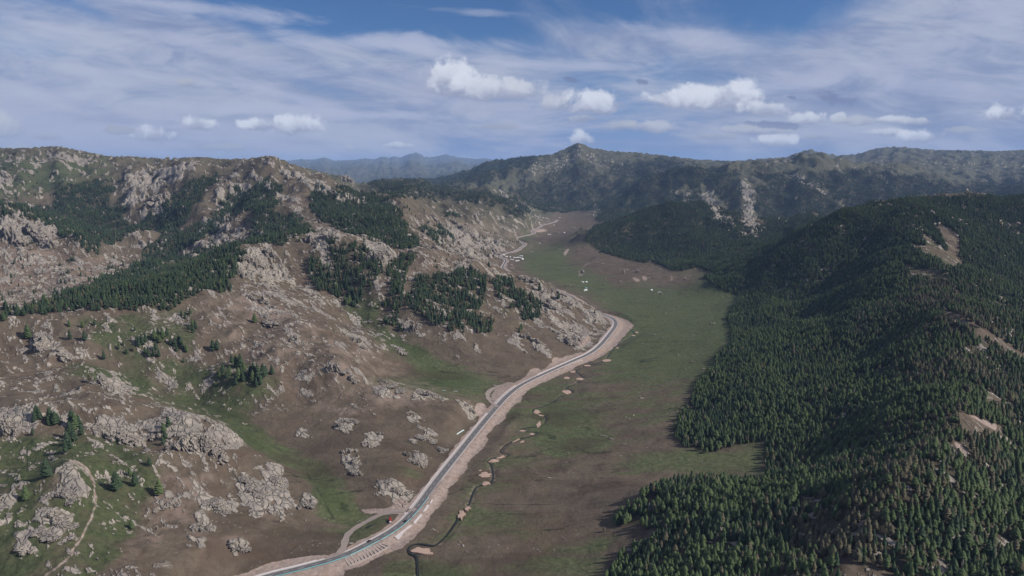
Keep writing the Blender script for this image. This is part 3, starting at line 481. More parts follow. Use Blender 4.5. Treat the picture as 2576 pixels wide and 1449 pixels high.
def visible(eps):
    tn = (H - CAMZ) / YY; rm = np.maximum.accumulate(tn, axis=0)
    return tn >= rm - eps / YY
PX, PY = to_px(XX, YY, H)
wx = fbm(XX, YY, 60, 4, 201) * 9 * (60 / np.maximum(YY * .035, 25)); wy = fbm(XX, YY, 60, 4, 301) * 6 * (60 / np.maximum(YY * .035, 25))
wx = np.clip(wx, -12, 12); wy = np.clip(wy, -8, 8)
VIS = visible(6)
inframe = (PX > -420) & (PX < 2996) & (PY < 1750)
def cover(cv, warp=1.0): return look(cv, PX + wx * warp, PY + wy * warp) * inframe
rockd = cover(cv_rock, .8)
# where the photograph shows nothing: generic rocky cover
gen = np.clip(.34 + .4 * fbm(XX, YY, 300, 4, 77), 0, .7) * hill
rockd = np.where(inframe & VIS, rockd, gen)
rockd = np.maximum(rockd, .26 * hill * (XX < 0) * (YY < 4500))
f1, f2, r1, r2, cdx, cdy = cells(((XX + YY) * .71 + 3 * wx) / 12, ((XX - YY) * .71 + 3 * wy) / 32, 5)
str_ = .45 * (XX + YY); rn = .5 + .46 * fbm((XX + YY) * .75, (XX - YY) * .33, 34, 5, 400, .56) + .22 * (r1 - .5) + .12 * fbm(XX, YY, 14, 3, 440)
halo = cover(blur(np.minimum(cv_rock * 1.5, 1), 14), .8) * (XX < 500)
sm_ = fbm((XX + YY) * .8, (XX - YY) * .38, 11, 4, 470, .6) + .45 * fbm(XX, YY, 60, 2, 480)
RK = np.maximum(smooth(rn + rockd * .86 - 1.0, -.06, .08), .95 * smooth(sm_ + .34 * halo, .50, .60) * hill * smooth(YY, 3400, 1900)) * smooth(RD, 9, 20) * (1 - .85 * smooth(YY, 12500, 15000))
# blocky crags
near = smooth(9000 / YY, 1, 2)
amp1 = smooth(YY, 700, 2200)
b1 = (r1 * .8 + .2) * smooth(f2 - f1, .02, .45) * (3.4 + 6.5 * amp1) + (cdx * (r2 - .5) * 6)
g1, g2, s1, s2, gdx, gdy = cells(((XX + YY) * .71 + 2 * wx) / 5.5, ((XX - YY) * .71 + 2 * wy) / 13, 15)
b2 = (s1 * .8 + .2) * smooth(g2 - g1, .02, .4) * (1.7 + 2.4 * amp1) + gdx * (s2 - .5) * 2
strength = smooth(rockd, .3, .95)
nr_ = smooth(YY, 1000, 1700)
H = H + RK * near * (b1 * (.30 + .8 * strength) * fade(22) * (.5 + .5 * nr_) + b2 * fade(8) * (.5 + .6 * strength) * (.45 + .55 * nr_) + .8)
ck1, ck2, cr1, cr2, _, _ = cells((XX + 10 * fbm(XX, YY, 200, 2, 9)) / 130, YY / 170, 25)
H = H + RK * midf * ((cr1 - .3) * 22 * smooth(ck2 - ck1, .02, .5)) * smooth(14000 / YY, 1, 1.6)
ck1, ck2, cr1, cr2, _, _ = cells((XX + 6 * fbm(XX, YY, 90, 2, 19)) / 42, YY / 60, 27)
H = H + RK * smooth(YY, 1500, 2600) * smooth(YY, 6500, 4200) * (cr1 - .2) * 20 * smooth(ck2 - ck1, .02, .55)
del b1, b2, f1, f2, g1, g2, gdx, gdy, cdx, cdy, ck1, ck2

# settle the ranges so that their crests stand at the surveyed heights
def settle(table, y0, y1, w0, w1, k):
    global H
    vx_ = 1288.0 + A_ * F * .99; vy_ = np.interp(vx_, [p[0] for p in table], [p[1] for p in table])
    tgt = ae(vx_, vy_)[1]; rows = (YS_ > y0) & (YS_ < y1); mx = ((H[rows] - CAMZ) / YY[rows]).max(axis=0)
    d = np.convolve(np.pad(tgt - mx, k, mode='edge'), np.ones(2 * k + 1) / (2 * k + 1), mode='valid')
    H = H + d[None, :] * YY * smooth(YY, w0, w1) * smooth(YY, y1 * 1.6, y1) * smooth(H, 15, 120)
YS_ = np.exp(S_)
settle([(0,367),(60,373),(120,371),(180,367),(230,378),(310,394),(350,392),(400,397),(460,398),(520,394),(580,400),(640,399),(700,390),(750,413),(800,427),(850,440),(880,443),(905,462),(950,455),(1000,449),(1060,450),(1100,450),(1130,441),(1180,428),(1230,406),(1290,398),(1345,392),(1385,388),(1425,371),(1450,357),(1478,371),(1530,380),(1600,384),(1700,396),(1740,401),(1830,405),(1900,399),(1960,395),(2000,379),(2015,376),(2080,391),(2130,388),(2180,372),(2230,369),(2320,377),(2400,378),(2480,380),(2576,374)], 2300, 14000, 1900, 3100, 4)
settle([(740,404),(775,400),(800,402),(830,395),(850,404),(870,403),(900,402),(930,398),(950,401),(975,392),(985,399),(1000,391),(1012,398),(1030,390),(1042,384),(1050,387),(1058,382),(1075,396),(1100,394),(1125,388),(1160,396),(1200,400),(1225,398),(1260,405)], 20000, 55000, 15000, 28000, 3)

# road bench, stream bed, ponds
w_r = smooth(RD, 34, 8)
w_far = smooth(RD, 90, 10)
H = np.where(RD < 95, H * (1 - w_far * .0) , H)
H = np.where(RD < 14, np.minimum(H, ROAD_Z - .25 + 0 * H) * 0 + (ROAD_Z - .25), np.where(RD < 60, (ROAD_Z - .25) + (H - ROAD_Z + .25) * smooth(RD, 13, 50), H))
cut = (RD < 60)
H = np.where(cut & (RS < 0) & (YY < 2300), H + (np.minimum(H, ROAD_Z - .25 - 3.4 * smooth(RD, 6.5, 22)) - H) * smooth(RD, 58, 26), H)
H = np.where(SDist < 9, H - .7 * smooth(SDist, 6, 2), H)
floor = smooth(H, 12, 3)
H = np.where((SDist < 30), H * smooth(SDist, 3, 30) + (1 - smooth(SDist, 3, 30)) * np.minimum(H, .4) , H)
H = np.where(SDist < 5, np.minimum(H, -.1 - 1.0 * smooth(SDist, 3.4, 1.6)), H)
PX, PY = to_px(XX, YY, H)
VIS = visible(6)
inframe = (PX > -420) & (PX < 2996) & (PY < 1750)

green = cover(cv_green); dirt = cover(cv_dirt, .35); pink = cover(cv_pink); wetm = cover(cv_wet, .25)
ffloor = np.maximum.reduce([cover(cv_fr, .3), cover(cv_fl, .3), cover(cv_fm, .3) * .6, cover(cv_ff, .3)])
hidden = ~(inframe & VIS)
green = np.where(hidden, .45, green); pink = np.where(hidden, .2, pink); dirt = np.where(hidden, 0, dirt); wetm = np.where(hidden, 0, wetm)
# dirt of the road works: verge on both sides, wide fill on the valley side
en = fbm(XX, YY, 80, 6, 600, .62)
verge_r = np.interp(YY, [600, 700, 850, 1000, 1250, 1500, 1800, 1950, 2500, 6000], [22, 24, 22, 26, 26, 24, 46, 24, 16, 18]) + 6 * en
verge_l = np.interp(YY, [600, 690, 740, 900, 1200, 1300, 1500, 1800, 2500, 6000], [26, 13, 12, 12, 14, 20, 14, 14, 12, 12]) + 4 * en
vg = np.where(RS < 0, smooth(RD, verge_r + 3, verge_r - 3), smooth(RD, verge_l + 2, verge_l - 2))
dirt = np.maximum(dirt, vg)
dirt = np.maximum(dirt, smooth(SDist, 8, 4) * smooth(fbm(XX, YY, 40, 4, 821), -.1, .3) * .42)
bank = smooth(SDist, 9, 5) * smooth(fbm(XX, YY, 22, 3, 820), .05, .35)


def make_grid(name, H):
    me = bpy.data.meshes.new(name)
    co = np.empty((NS * NA, 3), np.float32); co[:, 0] = XX.ravel(); co[:, 1] = YY.ravel(); co[:, 2] = H.ravel()
    me.vertices.add(NS * NA); me.vertices.foreach_set('co', co.ravel())
    i = np.arange(NS * NA, dtype=np.int32).reshape(NS, NA)
    quads = np.stack([i[:-1, :-1], i[:-1, 1:], i[1:, 1:], i[1:, :-1]], -1).reshape(-1, 4)
    me.loops.add(quads.size); me.loops.foreach_set('vertex_index', quads.ravel())
    me.polygons.add(len(quads)); me.polygons.foreach_set('loop_start', np.arange(0, quads.size, 4, dtype=np.int32))
    try: me.polygons.foreach_set('loop_total', np.full(len(quads), 4, np.int32))
    except Exception: pass
    me.polygons.foreach_set('use_smooth', np.ones(len(quads), bool))
    me.update(calc_edges=True)
    return me
def link(o, parent=None, mat=None):
    C.objects.link(o)
    if parent is not None: o.parent = parent
    if mat is not None:
        o.data.materials.clear(); o.data.materials.append(mat)
    return o
def tag(o, label=None, cat=None, group=None, kind=None):
    if label: o['label'] = label
    if cat: o['category'] = cat
    if group: o['group'] = group
    if kind: o['kind'] = kind
    return o
def cattr(me, name, cols):
    at = me.color_attributes.new(name, 'FLOAT_COLOR', 'POINT'); at.data.foreach_set('color', np.stack([c.ravel() for c in cols], 1).astype(np.float32).ravel())

def material(name, rough=.9):
    m = bpy.data.materials.new(name); m.use_nodes = True
    t = NT(m.node_tree); b = t.n['Principled BSDF']; b.inputs['Roughness'].default_value = rough
    b.inputs['Specular IOR Level'].default_value = .2
    return m, t, b
def simple(name, col, rough=.7, metallic=0, var=.25, scale=1.5):
    m, t, b = material(name, rough); b.inputs['Metallic'].default_value = metallic
    tc = t.node('ShaderNodeTexCoord'); nz = t.noise(tc.outputs['Object'], scale, 4)
    c = t.mix(nz, tuple(x * (1 - var) for x in col), tuple(min(1, x * (1 + var)) for x in col)); t.inp(b.inputs['Base Color'], c)
    return m

# terrain material
gm, t, b = material('ground_cover', .95); b.inputs['Specular IOR Level'].default_value = .08
g = t.node('ShaderNodeNewGeometry'); pos = g.outputs['Position']
k1 = t.node('ShaderNodeVertexColor', layer_name='cover_a'); k2 = t.node('ShaderNodeVertexColor', layer_name='cover_b')
s1_ = t.node('ShaderNodeSeparateColor'); t.l.new(k1.outputs[0], s1_.inputs[0]); rk, gr, di = s1_.outputs; ff = k1.outputs['Alpha']
s2_ = t.node('ShaderNodeSeparateColor'); t.l.new(k2.outputs[0], s2_.inputs[0]); pk, we_, dist_ = s2_.outputs
nL = t.noise(pos, .006, 5, .6); nM = t.noise(pos, .03, 6, .62, .4); nF = t.noise(pos, .16, 5, .65); nX = t.noise(pos, .8, 4, .7)
brown = t.mix(t.ss(nM, .3, .7), (.078, .059, .042), (.132, .101, .072))
brown = t.mix(t.mul(t.ss(nF, .35, .75), .35), brown, (.17, .135, .108))
green_c = t.mix(t.ss(nF, .3, .7), (.042, .053, .025), (.080, .092, .041))
green_c = t.mix(t.mul(k2.outputs['Alpha'], .85), green_c, t.mix(t.ss(nF, .3, .7), (.064, .078, .036), (.122, .132, .064)))
fl = k2.outputs['Alpha']
nS = t.noise(t.vmul(pos, (.009, .034, .02)), 1.0, 6, .6, .6)
nS2 = t.noise(t.vmul(pos, (.0032, .0125, .01)), 1.0, 5, .55, .9)
vary = t.mix(t.mul(fl, .7), t.add(t.mul(nM, .6), t.mul(nL, .4)), nS)
gfac = t.ss(t.add(gr, t.mul(t.sub(vary, .5), 2.4)), .12, .66)
brown = t.mix(t.mul(t.ss(t.noise(pos, .011, 4, .6, .5), .50, .66), .55), brown, (.112, .076, .054))
base = t.mix(gfac, brown, green_c)
lush = t.ss(t.add(gr, t.mul(t.sub(nF, .5), .5)), .72, 1.05)
base = t.mix(t.mul(lush, .6), base, (.046, .068, .020))
base = t.mix(t.mul(t.ss(nX, .42, .62), .22), base, (.045, .042, .030))
base = t.mix(t.mul(t.ss(t.noise(pos, .45, 4, .75), .62, .74), .35), base, (.22, .19, .155))
pkf = t.mul(t.ss(t.add(pk, t.mul(t.sub(nM, .5), 1.6)), .35, .95), .7)
base = t.mix(pkf, base, t.mix(nF, (.19, .135, .108), (.27, .205, .17)))
# scattered stones and bare specks
st = t.voro(pos, .17); stf = t.mul(t.ss(st, .24, .14), t.ss(t.noise(t.vmul(pos, (.010, .035, .02)), 1.0, 4, .6), .54, .66))
base = t.mix(t.mul(stf, .7), base, (.30, .275, .25))
ditch = t.mul(t.mul(t.ss(t.math('ABSOLUTE', t.sub(nS2, .5)), .010, .002), fl), t.ss(t.noise(pos, .008, 3), .46, .58))
base = t.mix(t.mul(ditch, .75), base, (.022, .026, .016))
base = t.mix(t.mul(t.mul(t.ss(t.noise(t.vmul(pos, (.006, .014, .01)), 1.0, 4, .55, .4), .50, .66), fl), t.mul(t.ss(dist_, .16, .12), .55)), base, (.052, .036, .027))
damp = t.mul(t.mul(t.ss(nS, .60, .74), fl), t.ss(gr, .3, .7)); base = t.mix(t.mul(damp, .55), base, (.030, .038, .020))
olive = t.mul(t.mul(t.ss(dist_, .20, .55), .72), t.sub(1.0, fl)); base = t.mix(olive, base, t.mix(nM, (.044, .056, .033), (.090, .092, .058)))  # greener cover with distance, its colour also darkened in place of cloud shadow
base = t.mix(t.mul(t.ss(t.add(we_, t.mul(t.sub(nF, .5), .25)), .08, .45), .8), base, (.016, .020, .012))
ffc = t.mix(nF, (.040, .036, .024), (.075, .066, .044))
base = t.mix(t.mul(ff, .85), base, ffc)
# rock
vr = t.vadd(pos, t.vmul(t.noise(pos, .05, 3, .5, 0, True), (14, 14, 14)))
mpr = t.node('ShaderNodeMapping'); t.inp(mpr.inputs[0], vr); mpr.inputs['Rotation'].default_value = (0, 0, R(45)); crk = t.voro(t.vmul(mpr.outputs[0], (.45, 1.1, .8)), .12, 'DISTANCE_TO_EDGE'); crk2 = t.voro(vr, .42, 'DISTANCE_TO_EDGE')
rockc = t.mix(t.ss(t.add(t.mul(nM, .7), t.mul(nF, .3)), .36, .64), (.20, .175, .155), (.335, .29, .245))
rockc = t.mix(t.mul(t.ss(nL, .45, .65), .35), rockc, (.34, .30, .235))
rockc = t.mix(t.mul(t.mul(t.ss(crk, .08, .02), t.ss(nM, .38, .58)), .6), rockc, (.075, .070, .050))
rockc = t.mix(t.mul(t.ss(crk2, .06, .0), .12), rockc, (.08, .075, .068))
rockc = t.mix(t.mul(t.ss(nX, .58, .75), .3), rockc, (.11, .11, .085))
rkf = t.ss(t.add(rk, t.mul(t.sub(nF, .5), .45)), .34, .62)
base = t.mix(rkf, base, rockc)
dirtc = t.mix(t.ss(nF, .3, .7), (.235, .178, .148), (.35, .275, .235))
dirtc = t.mix(t.mul(t.ss(nM, .5, .7), .5), dirtc, (.36, .24, .16))
dif = t.ss(t.add(di, t.mul(t.sub(nF, .5), .5)), .35, .65)
base = t.mix(dif, base, dirtc)
# far forest cover (individual trees are below the size of a pixel there)
farf = t.mul(ff, t.ss(dist_, .75, .95)); base = t.mix(farf, base, t.mix(nM, (.012, .020, .014), (.026, .036, .024)))
farfl = t.ss(dist_, 1.8, 2.2)
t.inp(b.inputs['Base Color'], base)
bmp = t.node('ShaderNodeBump'); bmp.inputs['Distance'].default_value = 1.0
hb = t.add(t.mul(nX, .35), t.mul(nF, 1.4)); hb = t.add(hb, t.mul(t.mul(t.ss(crk, 0, .12), 2.0), rkf))
hb = t.add(hb, t.mul(nM, 4.0))
t.inp(bmp.inputs['Height'], hb); bmp.inputs['Strength'].default_value = .8; t.l.new(bmp.outputs[0], b.inputs['Normal'])

terr = bpy.data.objects.new('terrain', make_grid('terrain', H)); link(terr, None, gm); tag(terr, kind='structure')
z0 = np.zeros_like(H)
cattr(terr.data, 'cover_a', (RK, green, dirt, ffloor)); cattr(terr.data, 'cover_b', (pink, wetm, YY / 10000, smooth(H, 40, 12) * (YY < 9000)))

def hgt(x, y):
    x = np.asarray(x, float); y = np.asarray(y, float)
    fa = np.interp(x / y, A_, np.arange(NA)); fs = np.interp(np.log(y), S_, np.arange(NS))
    ia = np.clip(fa.astype(int), 0, NA - 2); is_ = np.clip(fs.astype(int), 0, NS - 2); fa = fa - ia; fs = fs - is_
    return (H[is_, ia] * (1 - fa) + H[is_, ia + 1] * fa) * (1 - fs) + (H[is_ + 1, ia] * (1 - fa) + H[is_ + 1, ia + 1] * fa) * fs
YS = np.exp(S_)
def at(vx, vy):
    """photo position -> first point of the ground along that ray"""
    a, e = ae(vx, vy); h = hgt(a * YS, YS); d = h - (CAMZ + e * YS); k = int(np.argmax(d >= 0))
    if d[k] < 0 or k == 0: return None
    tt = d[k - 1] / (d[k - 1] - d[k]); y = YS[k - 1] + (YS[k] - YS[k - 1]) * tt
    return Vector((a * y, y, float(hgt(a * y, y))))


# ------------------------------------------------------------------ conifers
def tree_meshes(name, seed, height, radius, style):
    """trunk and crown; the crown is many small drooping branch blades"""
    r = random.Random(seed); tv, tf, cv, cf = [], [], [], []
    segs = 5
    lean = (r.uniform(-.3, .3), r.uniform(-.3, .3))
    for k in range(4):
        z = height * (.0, .35, .7, .93)[k]; rr = (.24, .17, .09, .03)[k] * height / 15
        for s in range(segs):
            a = 2 * math.pi * s / segs; tv.append((rr * math.cos(a) + lean[0] * z / height, rr * math.sin(a) + lean[1] * z / height, z - (.8 if k == 0 else 0)))
    for k in range(3):
        for s in range(segs): tf.append((k * segs + s, k * segs + (s + 1) % segs, (k + 1) * segs + (s + 1) % segs, (k + 1) * segs + s))
    base = height * (.14 if style == 'spruce' else .22)
    nb = 84 if style == 'spruce' else 26 if style == 'snag' else 80
    for i in range(nb):
        u = (i + r.random()) / nb; z = base + (height - base) * u
        prof = (1 - u) ** .62 * (.8 + .2 * min(1, u * 5)) if style == 'spruce' else min(1, (1 - u) * 1.7) ** .65 * (.62 + .38 * min(1, u * 4 + .1))
        L = radius * prof * r.uniform(.62, 1.12) + .22
        a = i * 2.399 + r.uniform(-.5, .5); ca, sa = math.cos(a), math.sin(a)
        droop = (-.30 if style == 'spruce' else .08) * L + r.uniform(-.25, .2)
        wdt = L * r.uniform(.34, .58) + .14; zz = height * .045
        ox, oy = lean[0] * z / height, lean[1] * z / height
        n0 = len(cv)
        # blade: root, two mid shoulders (lifted), tip, underside point
        cv += [(ox, oy, z + zz), (ox + ca * L * .55 - sa * wdt, oy + sa * L * .55 + ca * wdt, z + droop * .5 + r.uniform(-.1, .25)),
               (ox + ca * L * .55 + sa * wdt, oy + sa * L * .55 - ca * wdt, z + droop * .5 + r.uniform(-.1, .25)),
               (ox + ca * L, oy + sa * L, z + droop), (ox + ca * L * .4, oy + sa * L * .4, z - height * .05 + droop * .6)]
        cf += [(n0, n0 + 1, n0 + 3), (n0, n0 + 3, n0 + 2), (n0 + 1, n0 + 4, n0 + 3), (n0 + 2, n0 + 3, n0 + 4)]
    n0 = len(cv); tz = height
    for s in range(4):
        a = s * math.pi / 2 + .4; cv.append((lean[0] + .28 * math.cos(a), lean[1] + .28 * math.sin(a), tz - height * .1))
    cv.append((lean[0], lean[1], tz)); cf += [(n0 + s, n0 + (s + 1) % 4, n0 + 4) for s in range(4)]
    mt = bpy.data.meshes.new(name + '_trunk'); mt.from_pydata(tv, [], tf); mc = bpy.data.meshes.new(name + '_crown'); mc.from_pydata(cv, [], cf)
    return mt, mc
def foliage(name, ca_, cb_):
    m, t, b = material(name, .85); oi = t.node('ShaderNodeObjectInfo'); tc = t.node('ShaderNodeNewGeometry')
    nz = t.noise(tc.outputs['Position'], .9, 3, .6); nl = t.noise(tc.outputs['Position'], .012, 3, .6)
    c = t.mix(t.add(t.mul(oi.outputs['Random'], .6), t.mul(nl, .45)), ca_, cb_)
    c = t.mix(t.mul(t.ss(nz, .4, .7), .45), c, tuple(x * 1.7 for x in cb_)); t.inp(b.inputs['Base Color'], c)
    t.inp(b.inputs['Subsurface Weight'], 0.0)
    return m
bark = simple('bark', (.13, .095, .07), .9)
M_dark = foliage('spruce_needles', (.030, .050, .028), (.050, .076, .038))
M_green = foliage('larch_needles', (.054, .086, .036), (.096, .126, .050))
M_olive = foliage('browning_needles', (.098, .092, .055), (.138, .122, .075))
M_grey = foliage('dead_twigs', (.15, .135, .12), (.22, .20, .18))
KINDS = []        # (trunk mesh, crown mesh, height)
for i, (st, mat, h, rad) in enumerate([('spruce', M_dark, 15, 3.4), ('spruce', M_dark, 15, 2.9), ('larch', M_green, 15, 3.3), ('larch', M_green, 15, 2.7), ('spruce', M_green, 15, 3.2), ('larch', M_olive, 15, 2.9), ('larch', M_olive, 14, 2.3), ('snag', M_grey, 12, 1.1), ('larch', M_green, 13, 3.9)]):
    mt, mc = tree_meshes('conifer', 100 + i, h, rad, st); mt.materials.append(bark); mc.materials.append(mat)
    full_m = bpy.data.meshes.new('conifer'); bm = bmesh.new(); bm.from_mesh(mt); bm.from_mesh(mc)
    nt = len(mt.polygons); bm.faces.ensure_lookup_table()
    for k, f in enumerate(bm.faces): f.material_index = 0 if k < nt else 1
    bm.to_mesh(full_m); bm.free(); full_m.materials.append(bark); full_m.materials.append(mat)
    KINDS.append((mt, mc, h, full_m))

tn_max = np.maximum.accumulate((H - CAMZ) / YY, axis=0)
def occl(x, y):
    fa = np.interp(x / y, A_, np.arange(NA)); fs = np.interp(np.log(y), S_, np.arange(NS))
    ia = np.round(fa).astype(int); is_ = np.clip(fs.astype(int) - 1, 0, NS - 1); return tn_max[is_, ia]
def scatter(y0, y1, sp):
    ys = np.arange(y0, y1, sp); out = []
    for y in ys:
        xs = np.arange(-1.0 * y, 1.0 * y, sp); out.append(np.stack([xs, np.full(len(xs), y)], 1))
    p = np.concatenate(out); p += rng.uniform(-.48, .48, p.shape) * sp; return p
trees = []        # x, y, z, scale, kind, zone
def grow(cv, y0, y1, sp, thr, zone, hmin, hmax, kinds, clump=0, keep=1.0):
    p = scatter(y0, y1, sp); x, y = p[:, 0], p[:, 1]; z = hgt(x, y)
    sc = rng.uniform(hmin, hmax, len(x)) / 15.0
    vx, vy = to_px(x, y, z + (sc * 7.0 if cv is not cv_fr else sc * 5.5))
    inn = (vx > -330) & (vx < 2906) & (vy < 1640)
    nz = fbm(x, y, 45 + .012 * y, 4, 901)
    m = inn & (look(cv, vx, vy) + (.25 if cv is cv_fr else .75) * nz * (look(cv, vx, vy) < .985) > thr) & (look(cv, vx, vy) > .14)
    if clump: m &= (fbm(x, y, 38, 3, 903) > clump)
    m &= ((z + sc * 15 - CAMZ) / y > occl(x, y) - 14.0 / y)           # not far behind a crest
    fa = np.interp(x / y, A_, np.arange(NA)).astype(int); fs = np.interp(np.log(y), S_, np.arange(NS)).astype(int)
    m &= (RD[fs, fa] > 22) & (rng.random(len(x)) < keep)
    gp_ = fbm(x, y, 26, 3, 911) + .5 * fbm(x, y, 160, 2, 913); m &= ~((gp_ > .42) & (rng.random(len(x)) < .75))
    m &= ~((RK[fs, fa] > .75) & (rng.random(len(x)) < .8))
    x, y, z, sc = x[m], y[m], z[m], sc[m]
    sz = fbm(x, y, 90, 3, 905); kn = fbm(x, y, 130, 4, 907) + rng.normal(0, .16, len(x))
    sc = sc * (1 + .22 * sz) * np.where(rng.random(len(x)) < .22, rng.uniform(.4, .8, len(x)), rng.uniform(.9, 1.15, len(x)))
    k = kinds(x, y, kn, rng.random(len(x)))
    rr_ = rng.random(len(x)); k = np.where(rr_ < .022, 7, np.where((rr_ > .90) & (k >= 2) & (k < 5), 8, k))
    trees.append(np.stack([x, y, z, sc, k, np.full(len(x), zone)], 1))
def kinds_right(x, y, kn, r):
    # olive, browning trees along the crest; greener larch with darker spruce among them
    vx, vy = to_px(x, y, hgt(x, y))
    crest = np.interp(vy, [500, 600, 780, 980, 1100, 1250, 1400, 1460], [2330, 2300, 2370, 2400, 2380, 2230, 2080, 2000])
    ol = np.exp(-((vx - crest) / 120) ** 2) * (vy > 700) * .85 + .10 * (vy > 1150) + .05
    dark = np.clip(.34 + .9 * kn + .35 * (y > 1700), 0.08, .93)
    return np.where(r < ol * (.6 + kn), 5 + (r * 1000 % 2 > 1), np.where(rng.random(len(x)) < dark, (rng.random(len(x)) < .5) * 1.0, 2 + np.floor(rng.random(len(x)) * 2.99)))
def kinds_dark(x, y, kn, r): return np.where(r < .84, np.floor(r * 2.3), np.where(r < .94, 4, 5))
grow(cv_fr, 430, 2800, 5.3, .5, 0, 9.5, 14.2, kinds_right)
grow(cv_fr, 2800, 4600, 7.5, .5, 0, 11, 16, kinds_dark)
grow(cv_fl, 1150, 2100, 6.6, .5, 1, 11, 16, kinds_dark)
grow(cv_fl, 2100, 3700, 7.5, .5, 1, 12, 17, kinds_dark)
grow(cv_fm, 1250, 2000, 6.6, .5, 2, 11, 18, kinds_dark, clump=-.34)
grow(cv_ff, 2600, 7600, 11.0, .5, 3, 12, 17, kinds_dark)
grow(cv_ff, 7600, 11500, 20.0, .5, 3, 16, 24, kinds_dark)
# sparse trees among the rocks
sparse = canvas([([(0,600),(360,660),(200,742),(0,792)],1),([(980,498),(1150,558),(1312,608),(1255,650),(1100,622)],1),([(0,420),(300,440),(500,420),(560,440),(300,560),(0,520)],1),([(560,470),(700,450),(700,560),(480,640)],1),([(1000,640),(1160,650),(1290,690),(1100,690)],1),
    ([(1130,440),(1300,420),(1400,500),(1300,540)],1),([(1640,430),(2060,400),(2300,440),(2100,540),(1700,560)],1),([(1900,560),(1560,620),(1640,700),(1470,610)],.4)], 2)
grow(sparse, 1300, 6500, 13.0, .5, 4, 8, 15, kinds_dark, clump=.16, keep=.42)
TR = np.concatenate(trees)
TR = TR[TR[:, 3] > .3]
TR[:, 2] -= .3
dist = np.sqrt(TR[:, 0] ** 2 + TR[:, 1] ** 2 + (TR[:, 2] - CAMZ) ** 2)
vx, vy = to_px(TR[:, 0], TR[:, 1], TR[:, 2] + TR[:, 3] * 9)
size = TR[:, 3] * 15 / dist * ((vx > 5) & (vx < 2571) & (vy > 0) & (vy < 1446)) * ((TR[:, 2] + TR[:, 3] * 12 - CAMZ) / TR[:, 1] > occl(TR[:, 0], TR[:, 1]))
print('TREES', len(TR), [(int(z), int((TR[:, 5] == z).sum())) for z in range(5)])
solo = np.zeros(len(TR), bool)
right = np.where(TR[:, 5] == 0)[0]; solo[right[np.argsort(-size[right])[:300]]] = True
mid = np.where(TR[:, 5] == 2)[0]; solo[mid[np.argsort(-size[mid])[:180]]] = True

tree_no = [0]
def plant(name, x, y, z, sc, k, label, group, rot=None, wid=1.0):
    mt, mc, h, _ = KINDS[int(k)]
    e = bpy.data.objects.new(name, None); e.location = (x, y, z); e.scale = (sc * wid, sc * wid, sc); e.rotation_euler = (0, 0, random.random() * 6.28 if rot is None else rot)
    e.empty_display_size = 1; link(e); tag(e, label, 'tree', group)
    for nm, me in (('trunk', mt), ('crown', mc)):
        o = bpy.data.objects.new(nm, me); C.objects.link(o); o.parent = e
    return e
LBL = {0: ('spruce', 'dark green spruce in the dense forest of the near right slope', 'dark spruces of the near right forest'),
       1: ('spruce', 'dark green spruce in the dense forest of the near right slope', 'dark spruces of the near right forest'),
       2: ('larch', 'fresh green larch in the dense forest of the near right slope', 'green larches of the near right forest'),
       5: ('larch', 'brownish olive larch on the crest of the near right forest', 'browning larches of the near right forest')}
LBL[7] = ('dead_tree', 'grey dead tree standing bare among the near right forest', 'grey snags of the near right forest'); LBL[3] = LBL[4] = LBL[8] = LBL[2]; LBL[6] = LBL[5]
for i in np.where(solo)[0]:
    x, y, z, sc, k, zn = TR[i]
    if zn == 0: nm, lb, gp = LBL[int(k)]
    else:
        nm = 'spruce' if k in (0, 1, 4, 8) else 'dead_tree' if k == 7 else 'larch'
        lb = ('dark green spruce' if nm == 'spruce' else 'bare grey dead tree' if k == 7 else 'brownish larch') + ' in the woods on the rocky slope above the bend'; gp = ('dark spruces' if nm == 'spruce' else 'bare dead trees' if k == 7 else 'brownish larches') + ' in the woods above the bend'
    plant(nm, x, y, z, sc, k, lb, gp, wid=random.uniform(.95, 1.45))

